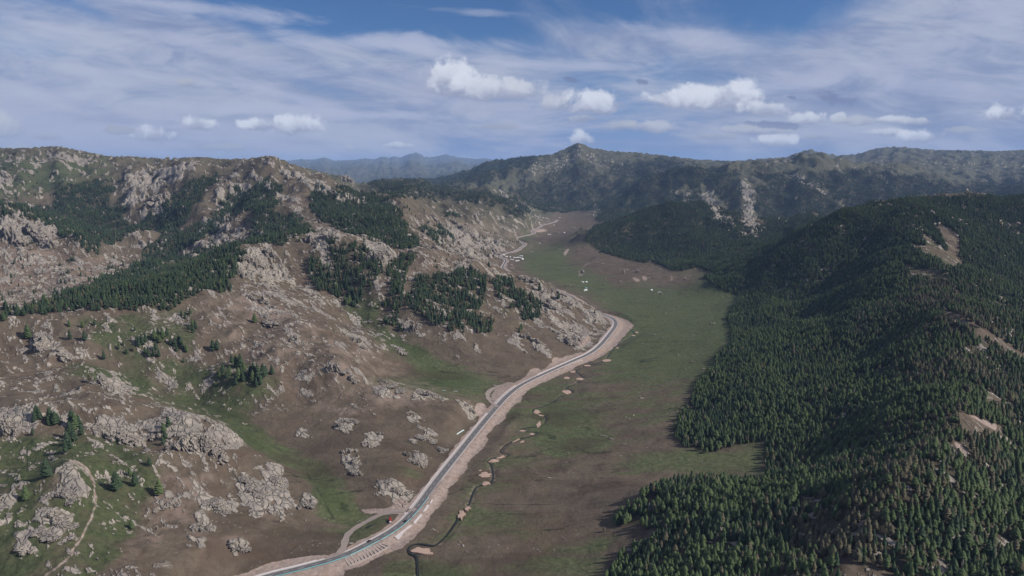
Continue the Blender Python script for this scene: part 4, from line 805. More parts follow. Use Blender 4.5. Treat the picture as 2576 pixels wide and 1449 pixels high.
def forest(name, sel, label):
    T_ = TR[sel]; me = bpy.data.meshes.new(name); me.vertices.add(len(T_)); me.vertices.foreach_set('co', T_[:, :3].astype(np.float32).ravel())
    for nm, typ, arr in (('kind', 'INT', T_[:, 4].astype(np.int32)), ('size', 'FLOAT', T_[:, 3].astype(np.float32)), ('turn', 'FLOAT', rng.uniform(0, 6.28, len(T_)).astype(np.float32)), ('girth', 'FLOAT', rng.uniform(.95, 1.5, len(T_)).astype(np.float32))):
        a = me.attributes.new(nm, typ, 'POINT'); a.data.foreach_set('value', arr)
    o = bpy.data.objects.new(name, me); link(o); tag(o, label, 'forest', None, 'stuff')
    ng = bpy.data.node_groups.new(name, 'GeometryNodeTree'); ng.interface.new_socket('Geometry', in_out='INPUT', socket_type='NodeSocketGeometry'); ng.interface.new_socket('Geometry', in_out='OUTPUT', socket_type='NodeSocketGeometry')
    N_, L_ = ng.nodes, ng.links; gi = N_.new('NodeGroupInput'); go = N_.new('NodeGroupOutput')
    iop = N_.new('GeometryNodeInstanceOnPoints'); L_.new(gi.outputs[0], iop.inputs['Points']); ci = N_.new('GeometryNodeCollectionInfo'); ci.inputs[0].default_value = PROTO; ci.inputs[1].default_value = True; ci.inputs[2].default_value = True
    L_.new(ci.outputs[0], iop.inputs['Instance']); iop.inputs['Pick Instance'].default_value = True
    def na(nm, typ):
        a = N_.new('GeometryNodeInputNamedAttribute'); a.data_type = typ; a.inputs[0].default_value = nm; return a.outputs[0]
    L_.new(na('kind', 'INT'), iop.inputs['Instance Index'])
    sx = N_.new('ShaderNodeMath'); sx.operation = 'MULTIPLY'; s_ = na('size', 'FLOAT'); L_.new(s_, sx.inputs[0]); L_.new(na('girth', 'FLOAT'), sx.inputs[1])
    cx = N_.new('ShaderNodeCombineXYZ'); L_.new(sx.outputs[0], cx.inputs[0]); L_.new(sx.outputs[0], cx.inputs[1]); L_.new(s_, cx.inputs[2]); L_.new(cx.outputs[0], iop.inputs['Scale'])
    rz = N_.new('ShaderNodeCombineXYZ'); L_.new(na('turn', 'FLOAT'), rz.inputs[2]); e2 = N_.new('FunctionNodeEulerToRotation'); L_.new(rz.outputs[0], e2.inputs[0]); L_.new(e2.outputs[0], iop.inputs['Rotation'])
    L_.new(iop.outputs[0], go.inputs[0]); md = o.modifiers.new('trees', 'NODES'); md.node_group = ng
    return o
PROTO = bpy.data.collections.new('forest_sources')
for k, kd in enumerate(KINDS):
    o = bpy.data.objects.new('source_%02d' % k, kd[3]); PROTO.objects.link(o)
forest('larch_forest', (TR[:, 5] == 0) & ~solo, 'dense green and olive conifer forest covering the right slopes')
forest('spruce_forest', ((TR[:, 5] == 1) | (TR[:, 5] == 2) | (TR[:, 5] == 4)) & ~solo, 'dark spruce woods on the rocky left mountains')
forest('distant_forest', (TR[:, 5] == 3), 'blue-green forest covering the distant mountain slopes')

# lone trees on the near left slopes: (x, base y, height in photo units, kind, label, group)
def stand(items, name, label, group):
    for it in items:
        vx, vy, hp = it[:3]; p = at(vx, vy)
        if p is None: continue
        d = (p - cam.location).length; k = it[3] if len(it) > 3 else random.choice((0, 0, 1, 4)); h = hp * d / F / 1.16
        plant(name, p.x, p.y, p.z - .3, h / 15, k, label, group, wid=random.uniform(1.25, 1.7))
stand([(536,882,30),(546,880,28)], 'spruce', 'dark spruce of the touching pair at the top of the pale scree', 'pair of spruces by the pale scree')
stand([(595,920,32),(605,925,40),(583,915,26),(614,935,28)], 'spruce', 'dark spruce of the upper clump in the grove on the green slope', 'upper clump of the grove on the green slope')
stand([(560,938,26),(570,952,22),(553,950,18),(578,945,28)], 'spruce', 'dark spruce at the left end of the grove on the green slope', 'left end of the grove on the green slope')
stand([(600,955,36),(608,950,30),(594,968,20),(612,958,24)], 'spruce', 'dark spruce in the middle of the grove on the green slope', 'middle of the grove on the green slope')
stand([(640,950,44),(650,958,48),(636,960,34),(662,950,40),(655,968,30),(670,945,30),(684,942,28),(645,972,26),(630,945,30)], 'spruce', 'dark spruce in the thick right clump of the grove on the green slope', 'right clump of the grove on the green slope')
stand([(358,868,30),(366,862,26),(350,872,22),(345,862,20)], 'spruce', 'dark spruce at the left of the trees on the log-strewn slope', 'left trees on the log-strewn slope')
stand([(398,850,26),(410,852,30),(420,846,24),(390,856,30),(402,862,22)], 'spruce', 'dark spruce in the round clump on the log-strewn slope', 'round clump on the log-strewn slope')
stand([(430,868,24),(440,872,28),(450,862,22),(460,878,22),(445,885,20),(455,868,26),(470,886,24)], 'spruce', 'dark spruce at the right of the trees on the log-strewn slope', 'right trees on the log-strewn slope')
stand([(375,898,24),(388,896,26),(400,898,24),(392,880,24),(365,890,20)], 'spruce', 'dark spruce in the lowest row on the log-strewn slope', 'lowest row on the log-strewn slope')
stand([(300,878,18),(318,890,16),(335,885,16,5),(310,868,14)], 'spruce', 'small dark spruce left of the log-strewn slope clumps', 'small spruces left of the clumps')
stand([(486,838,26),(492,828,24),(484,820,20),(476,830,18)], 'spruce', 'dark spruce at the right rim of the log-strewn slope', 'right rim of the log-strewn slope')
stand([(457,796,18),(478,792,20),(466,802,16)], 'spruce', 'small spruce on the brow above the log-strewn slope', 'small spruces on the brow')
for q, lb in [((641,812,28),'lone dark spruce on the brown slope beside grey rocks'),((262,905,26),'lone spruce in the hollow above the green gully'),((70,852,36),'tall spruce beside the pale crag at far left'),((208,824,18),'small spruce on the brow under the left forest'),((174,822,20),'spruce beside the small grey outcrop on the brow'),((176,854,26),'dark spruce standing on the small rock heap'),((214,856,26),'thin spruce right of the small rock heap'),
              ((238,818,16),'small round spruce on the open brow'),((340,832,14),'tiny spruce alone above the log-strewn slope'),((462,912,14),'tiny spruce below the log-strewn slope'),((400,1245,42,4),'full green spruce alone on the dark slope above the gully'),((340,1222,40,1),'spruce between the gully rocks and the lone green spruce'),((295,1232,50),'tall narrow spruce against the grey gully wall'),
              ((118,1200,46),'tall spruce alone on the dark slope at left'),((66,1258,36),'spruce below the tall lone tree at far left'),((332,1330,24,4),'round bushy spruce by the long rocky rib'),((328,1196,22),'small spruce above the gully rocks'),((376,1172,24),'spruce beneath the grey cliff face'),((82,1092,16),'low bush-like spruce under the left crags')]:
    stand([q], 'spruce', lb, None)
stand([(92,1052,34),(100,1056,30),(88,1060,24)], 'spruce', 'dark spruce of the group beneath the far left crags', 'group beneath the far left crags')
stand([(128,1062,38),(138,1068,34),(146,1066,28),(122,1070,24)], 'spruce', 'dark spruce of the group beside the left crag wall', 'group beside the left crag wall')
stand([(182,1072,42),(190,1082,44),(200,1078,36),(176,1100,40),(186,1110,38),(170,1120,36),(178,1130,30),(166,1140,34),(205,1095,30)], 'spruce', 'dark spruce in the column of trees running down the crag gap', 'column of trees in the crag gap')
stand([(412,1088,28),(416,1104,24),(410,1118,22),(424,1072,26)], 'spruce', 'dark spruce at the left edge of the big domed crag', 'spruces at the edge of the domed crag')
stand([(225,960,20,5),(240,962,18),(252,958,16)], 'spruce', 'dark shrubby spruce on top of the ribbed crag', 'spruces on the ribbed crag')
stand([(1311,830,22),(1307,836,18)], 'spruce', 'dark spruce beside the pointed grey crag below the woods', 'spruces beside the pointed crag')
for q, lb in [((1357,732,26),'lone spruce on the rocky crest under the far camp'),((1405,752,20),'lone spruce further down the rocky crest'),((1496,788,11),'tiny spruce near the foot of the rocky crest'),((1230,672,18),'bushy spruce by the hidden bend of the road'),((1497,810,10),'small spruce on the rocks above the road bend'),((1640,655,14),'lone pine on the open valley side below the hill'),((1625,648,9),'small lone tree on the meadow below the dark hill')]:
    stand([q], 'spruce', lb, None)
for q, lb in [((1828,1118,24,2),'lone green larch at the forest edge by the meadow'),((1776,1140,18,2),'low broad larch at the tip of the forest edge'),((1520,1338,16,5),'low dead bush by the clearing at the near forest')]:
    stand([q], 'larch', lb, None)

# ------------------------------------------------------------------ road, water and works
def ribbon(name, line, off, width, z, mat, kind='structure', i0=0, i1=None, zfun=None, thick=0):
    l = line[i0:i1]; tdir = np.gradient(l, axis=0); tdir /= np.hypot(tdir[:, 0], tdir[:, 1])[:, None] + 1e-9
    nrm = np.stack([-tdir[:, 1], tdir[:, 0]], 1)
    L = l + nrm * (off + width / 2); Rr = l + nrm * (off - width / 2); v = []; f = []
    for k in range(len(l)):
        zz = z if zfun is None else zfun(k)
        v += [(L[k, 0], L[k, 1], zz), (Rr[k, 0], Rr[k, 1], zz)]
        if thick: v += [(L[k, 0], L[k, 1], zz - thick), (Rr[k, 0], Rr[k, 1], zz - thick)]
    s = 4 if thick else 2
    for k in range(len(l) - 1):
        a, b_ = k * s, (k + 1) * s; f.append((a + 1, b_ + 1, b_, a))
        if thick: f += [(a, b_, b_ + 2, a + 2), (a + 3, b_ + 3, b_ + 1, a + 1)]
    me = bpy.data.meshes.new(name); me.from_pydata(v, [], f); o = bpy.data.objects.new(name, me); link(o, None, mat)
    if kind: tag(o, kind=kind)
    return o
asphalt, t, b = material('asphalt', .85); g = t.node('ShaderNodeNewGeometry'); nz = t.noise(g.outputs['Position'], .25, 5)
t.inp(b.inputs['Base Color'], t.mix(nz, (.098, .092, .090), (.155, .145, .140)))
M_line = simple('road_paint', (.62, .62, .60)); M_conc = simple('concrete', (.58, .53, .51), .9, 0, .14, .3); M_cyan = simple('teal_rail_paint', (.20, .60, .64), .5, 0, .05)
M_tan = simple('stone_facing', (.36, .31, .28), .9, 0, .2, .4)
M_steel = simple('galvanised_steel', (.5, .5, .5), .4, .6)
gravel, t, b = material('gravel', .95); g = t.node('ShaderNodeNewGeometry'); nz = t.noise(g.outputs['Position'], .3, 6, .65); t.inp(b.inputs['Base Color'], t.mix(nz, (.20, .165, .14), (.36, .29, .25)))
sand, t, b = material('river_sand', .95); g = t.node('ShaderNodeNewGeometry'); nz = t.noise(g.outputs['Position'], .2, 6, .65); t.inp(b.inputs['Base Color'], t.mix(nz, (.30, .20, .15), (.50, .36, .285)))
water_m, t, b = material('dark_water', .12); b.inputs['Base Color'].default_value = (.03, .032, .026, 1); b.inputs['Specular IOR Level'].default_value = .15
ribbon('road', ROAD, 0, 9.0, ROAD_Z, asphalt)
cen = ROAD
def dashes():
    v = []; f = []; fine = line_world(ROAD_PX, ROAD_Z, 3.0); k = 0
    while k < len(fine) - 3 and fine[k][1] < 2400:
        a, b_ = fine[k], fine[k + 2]; d = (b_ - a) / np.hypot(*(b_ - a)); n_ = np.array([-d[1], d[0]]) * .12; n0 = len(v)
        v += [(*(a + n_), ROAD_Z + .008), (*(a - n_), ROAD_Z + .008), (*(b_ - n_), ROAD_Z + .008), (*(b_ + n_), ROAD_Z + .008)]; f.append((n0, n0 + 1, n0 + 2, n0 + 3)); k += 5
    me = bpy.data.meshes.new('centre_line'); me.from_pydata(v, [], f); o = bpy.data.objects.new('centre_line', me); link(o, None, M_line); tag(o, kind='structure')
dashes()
for off in (4.0, -4.0): ribbon('edge_line', ROAD, off, .30, ROAD_Z + .008, M_line)
near_i = int(np.argmax(ROAD[:, 1] > 1960))
def idx_px(vx, vy):
    a, e = ae(vx, vy); Y = (ROAD_Z - CAMZ) / e; return int(np.argmin((ROAD[:, 0] - a * Y) ** 2 + (ROAD[:, 1] - Y) ** 2))
# concrete gutters and low wall on the hill side
ribbon('concrete_gutter', ROAD, 6.0, 1.3, ROAD_Z + .05, M_conc, i0=idx_px(560,1490), i1=idx_px(835,1408), thick=.6)
ribbon('concrete_gutter', ROAD, 7.6, 1.0, ROAD_Z + .12, M_conc, i0=idx_px(560,1490), i1=idx_px(825,1410), thick=.6)
ribbon('concrete_gutter', ROAD, 6.0, .9, ROAD_Z + .05, M_conc, i0=idx_px(870,1395), i1=idx_px(1240,1035), thick=.6)
ribbon('concrete_gutter', ROAD, 8.2, 1.2, ROAD_Z + .10, M_conc, i0=idx_px(1030,1295), i1=idx_px(1240,1035), thick=.7)
ribbon('concrete_gutter', ROAD, 6.2, 1.2, ROAD_Z + .05, M_conc, i0=idx_px(1252,1020), i1=near_i, thick=.6)
ribbon('concrete_gutter', ROAD, 9.4, .9, ROAD_Z + .3, M_conc, i0=idx_px(1253,1018), i1=idx_px(1310,968), thick=1)
ribbon('concrete_gutter', ROAD, 8.2, 1.0, ROAD_Z + .3, M_conc, i0=idx_px(1360,944), i1=near_i, thick=1)
ribbon('concrete_gutter', ROAD, 6.2, 1.6, ROAD_Z + .05, M_conc, i0=near_i, thick=.6)
ribbon('concrete_kerb', ROAD, -5.6, .5, ROAD_Z + .12, M_conc, i0=idx_px(1100,1210), i1=None, thick=.4)
def guardrail(i0, i1, side, label, mat=None):
    root = bpy.data.objects.new('guardrail', None); p0 = ROAD[i0]; root.location = (p0[0], p0[1], ROAD_Z); link(root); tag(root, label, 'guardrail')
    l = ROAD[i0:i1]; td = np.gradient(l, axis=0); td /= np.hypot(td[:, 0], td[:, 1])[:, None]; nr = np.stack([-td[:, 1], td[:, 0]], 1); q = l + nr * side - p0
    v = []; f = []
    prof = [(0, .40), (.06, .52), (0, .66), (.06, .82), (0, 1.0), (-.08, 1.0), (-.08, .40)]; n_ = len(prof)
    for k in range(len(q)):
        for o_, z in prof: v.append((q[k, 0] + nr[k, 0] * o_ * 1.3, q[k, 1] + nr[k, 1] * o_ * 1.3, z))
    for k in range(len(q) - 1):
        for j in range(n_): f.append((k * n_ + j, k * n_ + (j + 1) % n_, (k + 1) * n_ + (j + 1) % n_, (k + 1) * n_ + j))
    me = bpy.data.meshes.new('rail'); me.from_pydata(v, [], f); link(bpy.data.objects.new('rail', me), root, mat or M_cyan)
    bm = bmesh.new()
    for k in range(0, len(q), 1):
        r_ = bmesh.ops.create_cube(bm, size=1); bmesh.ops.scale(bm, vec=(.16, .16, .8), verts=r_['verts']); bmesh.ops.translate(bm, vec=(q[k, 0] - nr[k, 0] * .2, q[k, 1] - nr[k, 1] * .2, .4), verts=r_['verts'])
    me = bpy.data.meshes.new('post'); bm.to_mesh(me); bm.free(); o = bpy.data.objects.new('post', me); link(o, root, M_steel); tag(o, kind='stuff')
guardrail(idx_px(560,1490), idx_px(1075,1243), -4.9, 'teal guardrail along the valley side of the near road curve')
guardrail(idx_px(1255,1018), idx_px(1440,909), -4.9, 'pale steel guardrail along the valley side of the middle road curve', M_steel)

def flat(name, poly, z, mat, zf=None, kind='structure', jag=0, label=None, cat=None, thick=0):
    """a flat patch given by its outline in the photograph, lying at level z"""
    w = []
    for vx, vy in poly:
        a, e = ae(vx, vy); Y = (z - CAMZ) / e; w.append((a * Y, Y))
    w = np.array(w)
    if jag:
        for _ in range(3):
            nx = np.roll(w, -1, 0); w = np.stack([w * .75 + nx * .25, w * .25 + nx * .75], 1).reshape(-1, 2)
    w = w + (rng.normal(0, jag, w.shape) if jag else 0); c = w.mean(0); v = [(c[0], c[1], z + (.35 if jag else 0))] + [(p[0], p[1], z) for p in w]; n_ = len(w)
    v += [(c[0] + (p[0] - c[0]) * 1.02, c[1] + (p[1] - c[1]) * 1.02, z - 2.5) for p in w]
    f = [(0, 1 + i, 1 + (i + 1) % n_) for i in range(n_)] + [(1 + i, 1 + n_ + i, 1 + n_ + (i + 1) % n_, 1 + (i + 1) % n_) for i in range(n_)]
    me = bpy.data.meshes.new(name); me.from_pydata(v, [], f); o = bpy.data.objects.new(name, me); link(o, None, mat)
    bm = bmesh.new(); bm.from_mesh(me); bmesh.ops.recalc_face_normals(bm, faces=bm.faces); bm.to_mesh(me); bm.free()
    if kind: tag(o, kind=kind)
    return o
def swidth(k): return 0
sw = .5 + .5 * np.interp(STREAM[:, 1], [600, 900, 1400], [1.6, 1.2, .3]) + .8 * perlin(np.arange(len(STREAM)) / 9, np.zeros(len(STREAM)), 4)
def stream():
    l = STREAM; td = np.gradient(l, axis=0); td /= np.hypot(td[:, 0], td[:, 1])[:, None] + 1e-9; nr = np.stack([-td[:, 1], td[:, 0]], 1); v = []; f = []
    for k in range(len(l)):
        for s in (1, -1): v.append((l[k, 0] + nr[k, 0] * s * sw[k], l[k, 1] + nr[k, 1] * s * sw[k], -.62))
    for k in range(len(l) - 1): f.append((2 * k + 1, 2 * k + 3, 2 * k + 2, 2 * k))
    me = bpy.data.meshes.new('stream'); me.from_pydata(v, [], f); link(bpy.data.objects.new('stream', me), None, water_m); tag(bpy.data.objects['stream'], kind='structure')
stream()
for cx, cy, rx, ry, an in [(880,1265,88,27,3),(1165,1005,24,32,20),(1207,962,28,13,-30),(1335,722,48,22,-3),(1343,780,33,14,-10),(1395,618,44,12,-8),(1450,592,32,9,-15),(1672,424,22,8,0),(1722,352,16,26,20),(1600,402,25,6,0),(1705,264,28,14,10),(1735,290,24,5,5),(1925,122,36,14,15),(2020,28,28,9,0),(1300,687,14,5,0),(1600,480,20,6,-25),(1560,470,30,5,-25)]:
    c = z5([(cx, cy)])[0]; flat('sandbar', [(c[0] + (x - c[0]) * q_, c[1] + (y - c[1]) * q_) for (x, y), q_ in zip(ell(c[0], c[1], rx * .33, ry * .33, an), np.repeat(rng.uniform(.62, 1.2, 12), 2))], .45, sand, jag=.25)
for cx, cy, rx, ry in [(1760,745,30,9),(1840,752,22,7),(1795,700,18,7),(1900,656,24,5),(2045,620,36,9),(2165,515,12,8),(2120,528,16,4),(2260,415,14,5),(2235,438,14,4)]:
    c = z7([(cx, cy)])[0]; flat('sandbar', ell(c[0], c[1], rx * .347, ry * .347), .5, sand, jag=.3)
for cx, cy, rx, ry in [(1447,795,16,3),(1445,783,14,2)]: flat('sandbar', ell(cx + 8, cy, rx, ry), 1.5, sand, jag=.4)
# pond in the loop of the old track, the track itself
flat('pond', z5([(470,1100),(500,1085),(540,1070),(600,1062),(640,1075),(648,1090),(640,1115),(600,1135),(560,1142),(530,1130),(545,1110),(500,1112)]), 1.0, water_m)
def track(pts, w, z=ROAD_Z - .0):
    ln = line_world(pts, z, 3.0); t_ = np.gradient(ln, axis=0); t_ /= np.hypot(t_[:, 0], t_[:, 1])[:, None]; nr = np.stack([-t_[:, 1], t_[:, 0]], 1); v = []; f = []
    for k in range(len(ln)):
        for s in (1, .5, 0, -.5, -1):
            x, y = ln[k] + nr[k] * s * (w / 2 + .5 * math.sin(k * .9)); v.append((x, y, float(hgt(x, y)) + .35))
    for k in range(len(ln) - 1):
        for j in range(4): f.append((5 * k + j + 1, 5 * k + 6 + j, 5 * k + 5 + j, 5 * k + j))
    me = bpy.data.meshes.new('dirt_track'); me.from_pydata(v, [], f); o = bpy.data.objects.new('dirt_track', me); link(o, None, gravel); tag(o, kind='structure')
track(z5([(280,1290),(318,1240),(325,1180),(360,1110),(430,1055),(540,1008),(660,980),(780,978),(850,960)]), 8)
track(z5([(1420,230),(1385,200),(1345,160),(1370,110),(1430,75),(1500,60)]), 7)
track([(1250,1010),(1228,1000),(1222,990),(1235,975),(1262,966)], 5)
# sloped concrete aprons on the valley-side embankment
def apron(poly, mat, label_kind='structure', name='concrete_apron'):
    v = []
    for k, (vx, vy) in enumerate(poly):
        top = k in (0, 1); z = ROAD_Z + .1 if top else .35
        a, e = ae(vx, vy); Y = (z - CAMZ) / e; v.append((a * Y, Y, z))
    v += [(x, y, z - 3) for x, y, z in v]
    me = bpy.data.meshes.new(name); me.from_pydata(v, [], [(0, 1, 2, 3), (0, 4, 5, 1), (1, 5, 6, 2), (2, 6, 7, 3), (3, 7, 4, 0)]); o = bpy.data.objects.new(name, me); link(o, None, mat); tag(o, kind=label_kind)
    bm = bmesh.new(); bm.from_mesh(me); bmesh.ops.recalc_face_normals(bm, faces=bm.faces); bm.to_mesh(me); bm.free()
M_conc2 = simple('grey_concrete', (.40, .36, .35), .9, 0, .15, .4)
apron(z5([(680,1165),(795,1080),(820,1092),(708,1188)]), M_conc2)
apron(z5([(815,1062),(868,1000),(895,1012),(838,1076)]), M_conc2)
apron(z5([(885,985),(915,935),(950,940),(925,970)]), M_conc2)
apron(z5([(935,920),(950,895),(970,905),(955,925)]), M_conc2)
apron(z7([(1700,672),(1865,612),(1868,622),(1715,682)]), M_conc2)
def lattice():
    v = []; f = []
    def bar(p, q, w):
        P0 = []
        for (vx, vy), z in (p, q):
            a, e = ae(vx, vy); Y = (z - CAMZ) / e; P0.append(Vector((a * Y, Y, z)))
        d = (P0[1] - P0[0]).normalized(); s = Vector((-d.y, d.x, 0)).normalized() * w / 2; n0 = len(v)
        for pt in P0:
            for k in (1, -1): v.append(tuple(pt + s * k + Vector((0, 0, .3)))); v.append(tuple(pt + s * k - Vector((0, 0, 1.5))))
        for q4 in ((0, 2, 6, 4), (0, 4, 5, 1), (2, 3, 7, 6), (0, 1, 3, 2), (4, 6, 7, 5)): f.append(tuple(n0 + i for i in q4))
    for i in range(13):
        t_ = i / 12; top = z5([(325 + 265 * t_, 1325 - 110 * t_ - 12 * math.sin(t_ * 3))])[0]; bot = z5([(355 + 290 * t_, 1372 - 140 * t_ + 10 * math.sin(t_ * 3))])[0]
        bar((top, ROAD_Z - .2), (bot, .6), .9)
    for j, z in ((0, ROAD_Z - .2), (1, .6)):
        for i in range(12):
            a_ = []
            for t_ in (i / 12, (i + 1) / 12):
                if j == 0: a_.append(z5([(325 + 265 * t_, 1325 - 110 * t_ - 12 * math.sin(t_ * 3))])[0])
                else: a_.append(z5([(355 + 290 * t_, 1372 - 140 * t_ + 10 * math.sin(t_ * 3))])[0])
            bar((a_[0], z), (a_[1], z), .9)
    me = bpy.data.meshes.new('embankment_grid'); me.from_pydata(v, [], f); o = bpy.data.objects.new('embankment_grid', me); link(o, None, M_tan); tag(o, kind='structure')
lattice()

# ------------------------------------------------------------------ vehicles
paint_black = simple('black_car_paint', (.012, .013, .016), .25); glass_m = simple('car_glass', (.02, .025, .03), .1); tyre_m = simple('tyre_rubber', (.02, .02, .02), .8)
red_m = simple('red_truck_paint', (.35, .03, .02), .45); white_m = simple('white_truck_paint', (.7, .7, .7), .5)
def mesh_box(bm, cx, cy, cz, sx, sy, sz, taper=1.0):
    r_ = bmesh.ops.create_cube(bm, size=1)
    for vv in r_['verts']:
        k = taper if vv.co.z > 0 else 1; vv.co.x = cx + vv.co.x * sx * k; vv.co.y = cy + vv.co.y * sy * (k * .5 + .5 if taper != 1 else 1); vv.co.z = cz + vv.co.z * sz
def part(name, build, mat, parent, bev=.06):
    bm = bmesh.new(); build(bm)
    if bev: bmesh.ops.bevel(bm, geom=list(bm.edges), offset=bev, segments=2, affect='EDGES')
    me = bpy.data.meshes.new(name); bm.to_mesh(me); bm.free(); return link(bpy.data.objects.new(name, me), parent, mat)
def wheel(parent, x, y, r_, w):
    bm = bmesh.new(); bmesh.ops.create_cone(bm, cap_ends=True, segments=14, radius1=r_, radius2=r_, depth=w)
    bmesh.ops.rotate(bm, cent=(0, 0, 0), matrix=__import__('mathutils').Matrix.Rotation(math.pi / 2, 3, 'X'), verts=bm.verts); me = bpy.data.meshes.new('wheel'); bm.to_mesh(me); bm.free()
    o = bpy.data.objects.new('wheel', me); o.location = (x, y, r_); link(o, parent, tyre_m)
def road_spot(vx, vy, lane):
    i = idx_px(vx, vy); d = ROAD[i + 1] - ROAD[i - 1]; d = d / np.hypot(*d); n_ = np.array([-d[1], d[0]]); p = ROAD[i] + n_ * lane; return p, math.atan2(d[1], d[0])
def car(vx, vy, lane, label):
    p, an = road_spot(vx, vy, lane); e = bpy.data.objects.new('car', None); e.location = (p[0], p[1], ROAD_Z + .01); e.rotation_euler = (0, 0, an); link(e); tag(e, label, 'car', 'dark cars on the near road')
    part('body', lambda bm: mesh_box(bm, 0, 0, .62, 4.7, 1.85, .62), paint_black, e, .14)
    part('cabin', lambda bm: mesh_box(bm, -.25, 0, 1.22, 2.7, 1.62, .62, .72), glass_m, e, .08)
    part('roof', lambda bm: mesh_box(bm, -.25, 0, 1.55, 1.75, 1.35, .06), paint_black, e, .02)
    for x in (1.45, -1.45):
        for y in (.85, -.85): wheel(e, x, y, .34, .22)
car(929,1364,3.2,'black car driving on the outer left lane at the near curve'); car(1018,1311,-1.6,'dark car passing the pond further up the near curve')
def truck():
    p = at(982, 1312); e = bpy.data.objects.new('truck', None); e.location = (p.x, p.y, p.z + .1); e.rotation_euler = (0, 0, R(100)); link(e); tag(e, 'red and white truck parked on the dirt by the pond', 'truck')
    part('chassis', lambda bm: mesh_box(bm, 0, 0, .85, 9.5, 2.0, .35), tyre_m, e, .04); part('cab', lambda bm: mesh_box(bm, 3.7, 0, 2.0, 2.0, 2.5, 2.2, .9), red_m, e, .12)
    part('windscreen', lambda bm: mesh_box(bm, 4.68, 0, 2.45, .12, 2.1, .9), glass_m, e, .02)
    part('cargo_bed', lambda bm: mesh_box(bm, -.4, 0, 1.9, 5.6, 2.5, 1.6), red_m, e, .08); part('rear_tank', lambda bm: mesh_box(bm, -4.2, 0, 1.7, 1.8, 2.3, 1.5), white_m, e, .3)
    for x in (3.5, -2.0, -3.4):
        for y in (1.05, -1.05): wheel(e, x, y, .5, .35)
truck()

# ------------------------------------------------------------------ yurts, panels
felt = simple('white_felt', (.80, .80, .78), .8, 0, .06); felt_b = simple('teal_roofing', (.16, .42, .42), .6)
def yurt_mesh(r_, wall, top):
    v = []; f = []; n_ = 20
    rings = [(r_, 0), (r_ * 1.02, wall * .6), (r_, wall), (r_ * .62, wall + (top - wall) * .55), (r_ * .2, top - .15), (r_ * .16, top + .12), (0.01, top + .2)]
    for rr, z in rings:
        for s in range(n_): v.append((rr * math.cos(2 * math.pi * s / n_), rr * math.sin(2 * math.pi * s / n_), z))
    for k in range(len(rings) - 1):
        for s in range(n_): f.append((k * n_ + s, k * n_ + (s + 1) % n_, (k + 1) * n_ + (s + 1) % n_, (k + 1) * n_ + s))
    me = bpy.data.meshes.new('yurt'); me.from_pydata(v, [], f); me.materials.append(felt); return me
ym = yurt_mesh(3.3, 1.9, 3.3)
def yurt(vx, vy, label, group=None, s=1.0):
    p = at(vx, vy)
    if p is None: return
    o = bpy.data.objects.new('yurt', ym); o.location = (p.x, p.y, p.z - .2); o.scale = (s, s, s); link(o); tag(o, label, 'yurt', group)
def zy(x, y): return ((1900 + x / 4.83) / 1.59, (820 + y / 4.83) / 1.59)
for x, y in [(750,1018),(785,1020),(815,1020),(842,1018),(866,1018)]: yurt(*zy(x, y), 'white yurt in the straight row at the middle of the camp', 'row of yurts at the middle of the camp', 1.25)
for x, y in [(790,1086),(815,1083),(840,1078)]: yurt(*zy(x, y), 'white yurt in the front row of the camp', 'front row of yurts in the camp', 1.2)
for x, y, s in [(540,969,1.2),(566,973,1.35)]: yurt(*zy(x, y), 'white yurt in the pair nearest the road at the camp', 'pair of yurts nearest the road', s)
for x, y in [(596,999),(622,1002)]: yurt(*zy(x, y), 'white yurt in the second pair from the road at the camp', 'second pair of yurts from the road', 1.2)
yurt(*zy(680,1008), 'white yurt alone between the pairs and the row of the camp', None, 1.2); yurt(*zy(912,1052), 'largest white yurt at the right edge of the camp', None, 2.0)
yurt(*zy(1724,540), 'white yurt alone beyond the far meadow track', None, 1.9)
for x, y in [(1414,574),(1450,574)]: yurt(*zy(x, y), 'white yurt of the pair on the far green flat', 'pair of yurts on the far green flat', 1.3)
yurt(*zy(1524,392), 'small white yurt just below the far end of the road', None, 1.5); yurt(*zy(1238,348), 'small white yurt above the far road under the rocky slope', None, 1.5); yurt(*zy(1634,250), 'farthest white yurt near the head of the valley', None, 1.6); yurt(*zy(2288,196), 'small white yurt at the foot of the distant forest', None, 1.6); yurt(*zy(1250,742), 'small white yurt by the stream bend', None, 1.1)
def zz(x, y): return ((2150 + x / 4.262) / 1.59, (1080 + y / 4.262) / 1.59)
for (x, y, s), lb in [((777,211,1.1), 'white yurt at the left of the upper homestead'),((830,208,1.35), 'larger white yurt at the right of the upper homestead'),((756,198,.6), 'tiny white yurt behind the upper homestead'),((822,346,1.6), 'large white yurt of the lower homestead'),((800,356,1.1), 'small white yurt touching the large one of the lower homestead'),((1942,348,1.3), 'lone white yurt on the open meadow at right')]:
    yurt(*zz(x, y), lb, None, s)
def tent(vx, vy, lx, ly, h, rot, mat, label, name='long_tent', cat='tent'):
    p = at(vx, vy); v = [(-lx, -ly, 0), (lx, -ly, 0), (lx, ly, 0), (-lx, ly, 0), (-lx, -ly, h * .55), (lx, -ly, h * .55), (lx, ly, h * .55), (-lx, ly, h * .55), (-lx, 0, h), (lx, 0, h)]
    f = [(0, 1, 5, 4), (2, 3, 7, 6), (1, 2, 6, 9, 5), (3, 0, 4, 8, 7), (4, 5, 9, 8), (6, 7, 8, 9)]
    me = bpy.data.meshes.new(name); me.from_pydata(v, [], f); o = bpy.data.objects.new(name, me); o.location = (p.x, p.y, p.z - .1); o.rotation_euler = (0, 0, R(rot)); link(o, None, mat); tag(o, label, cat)
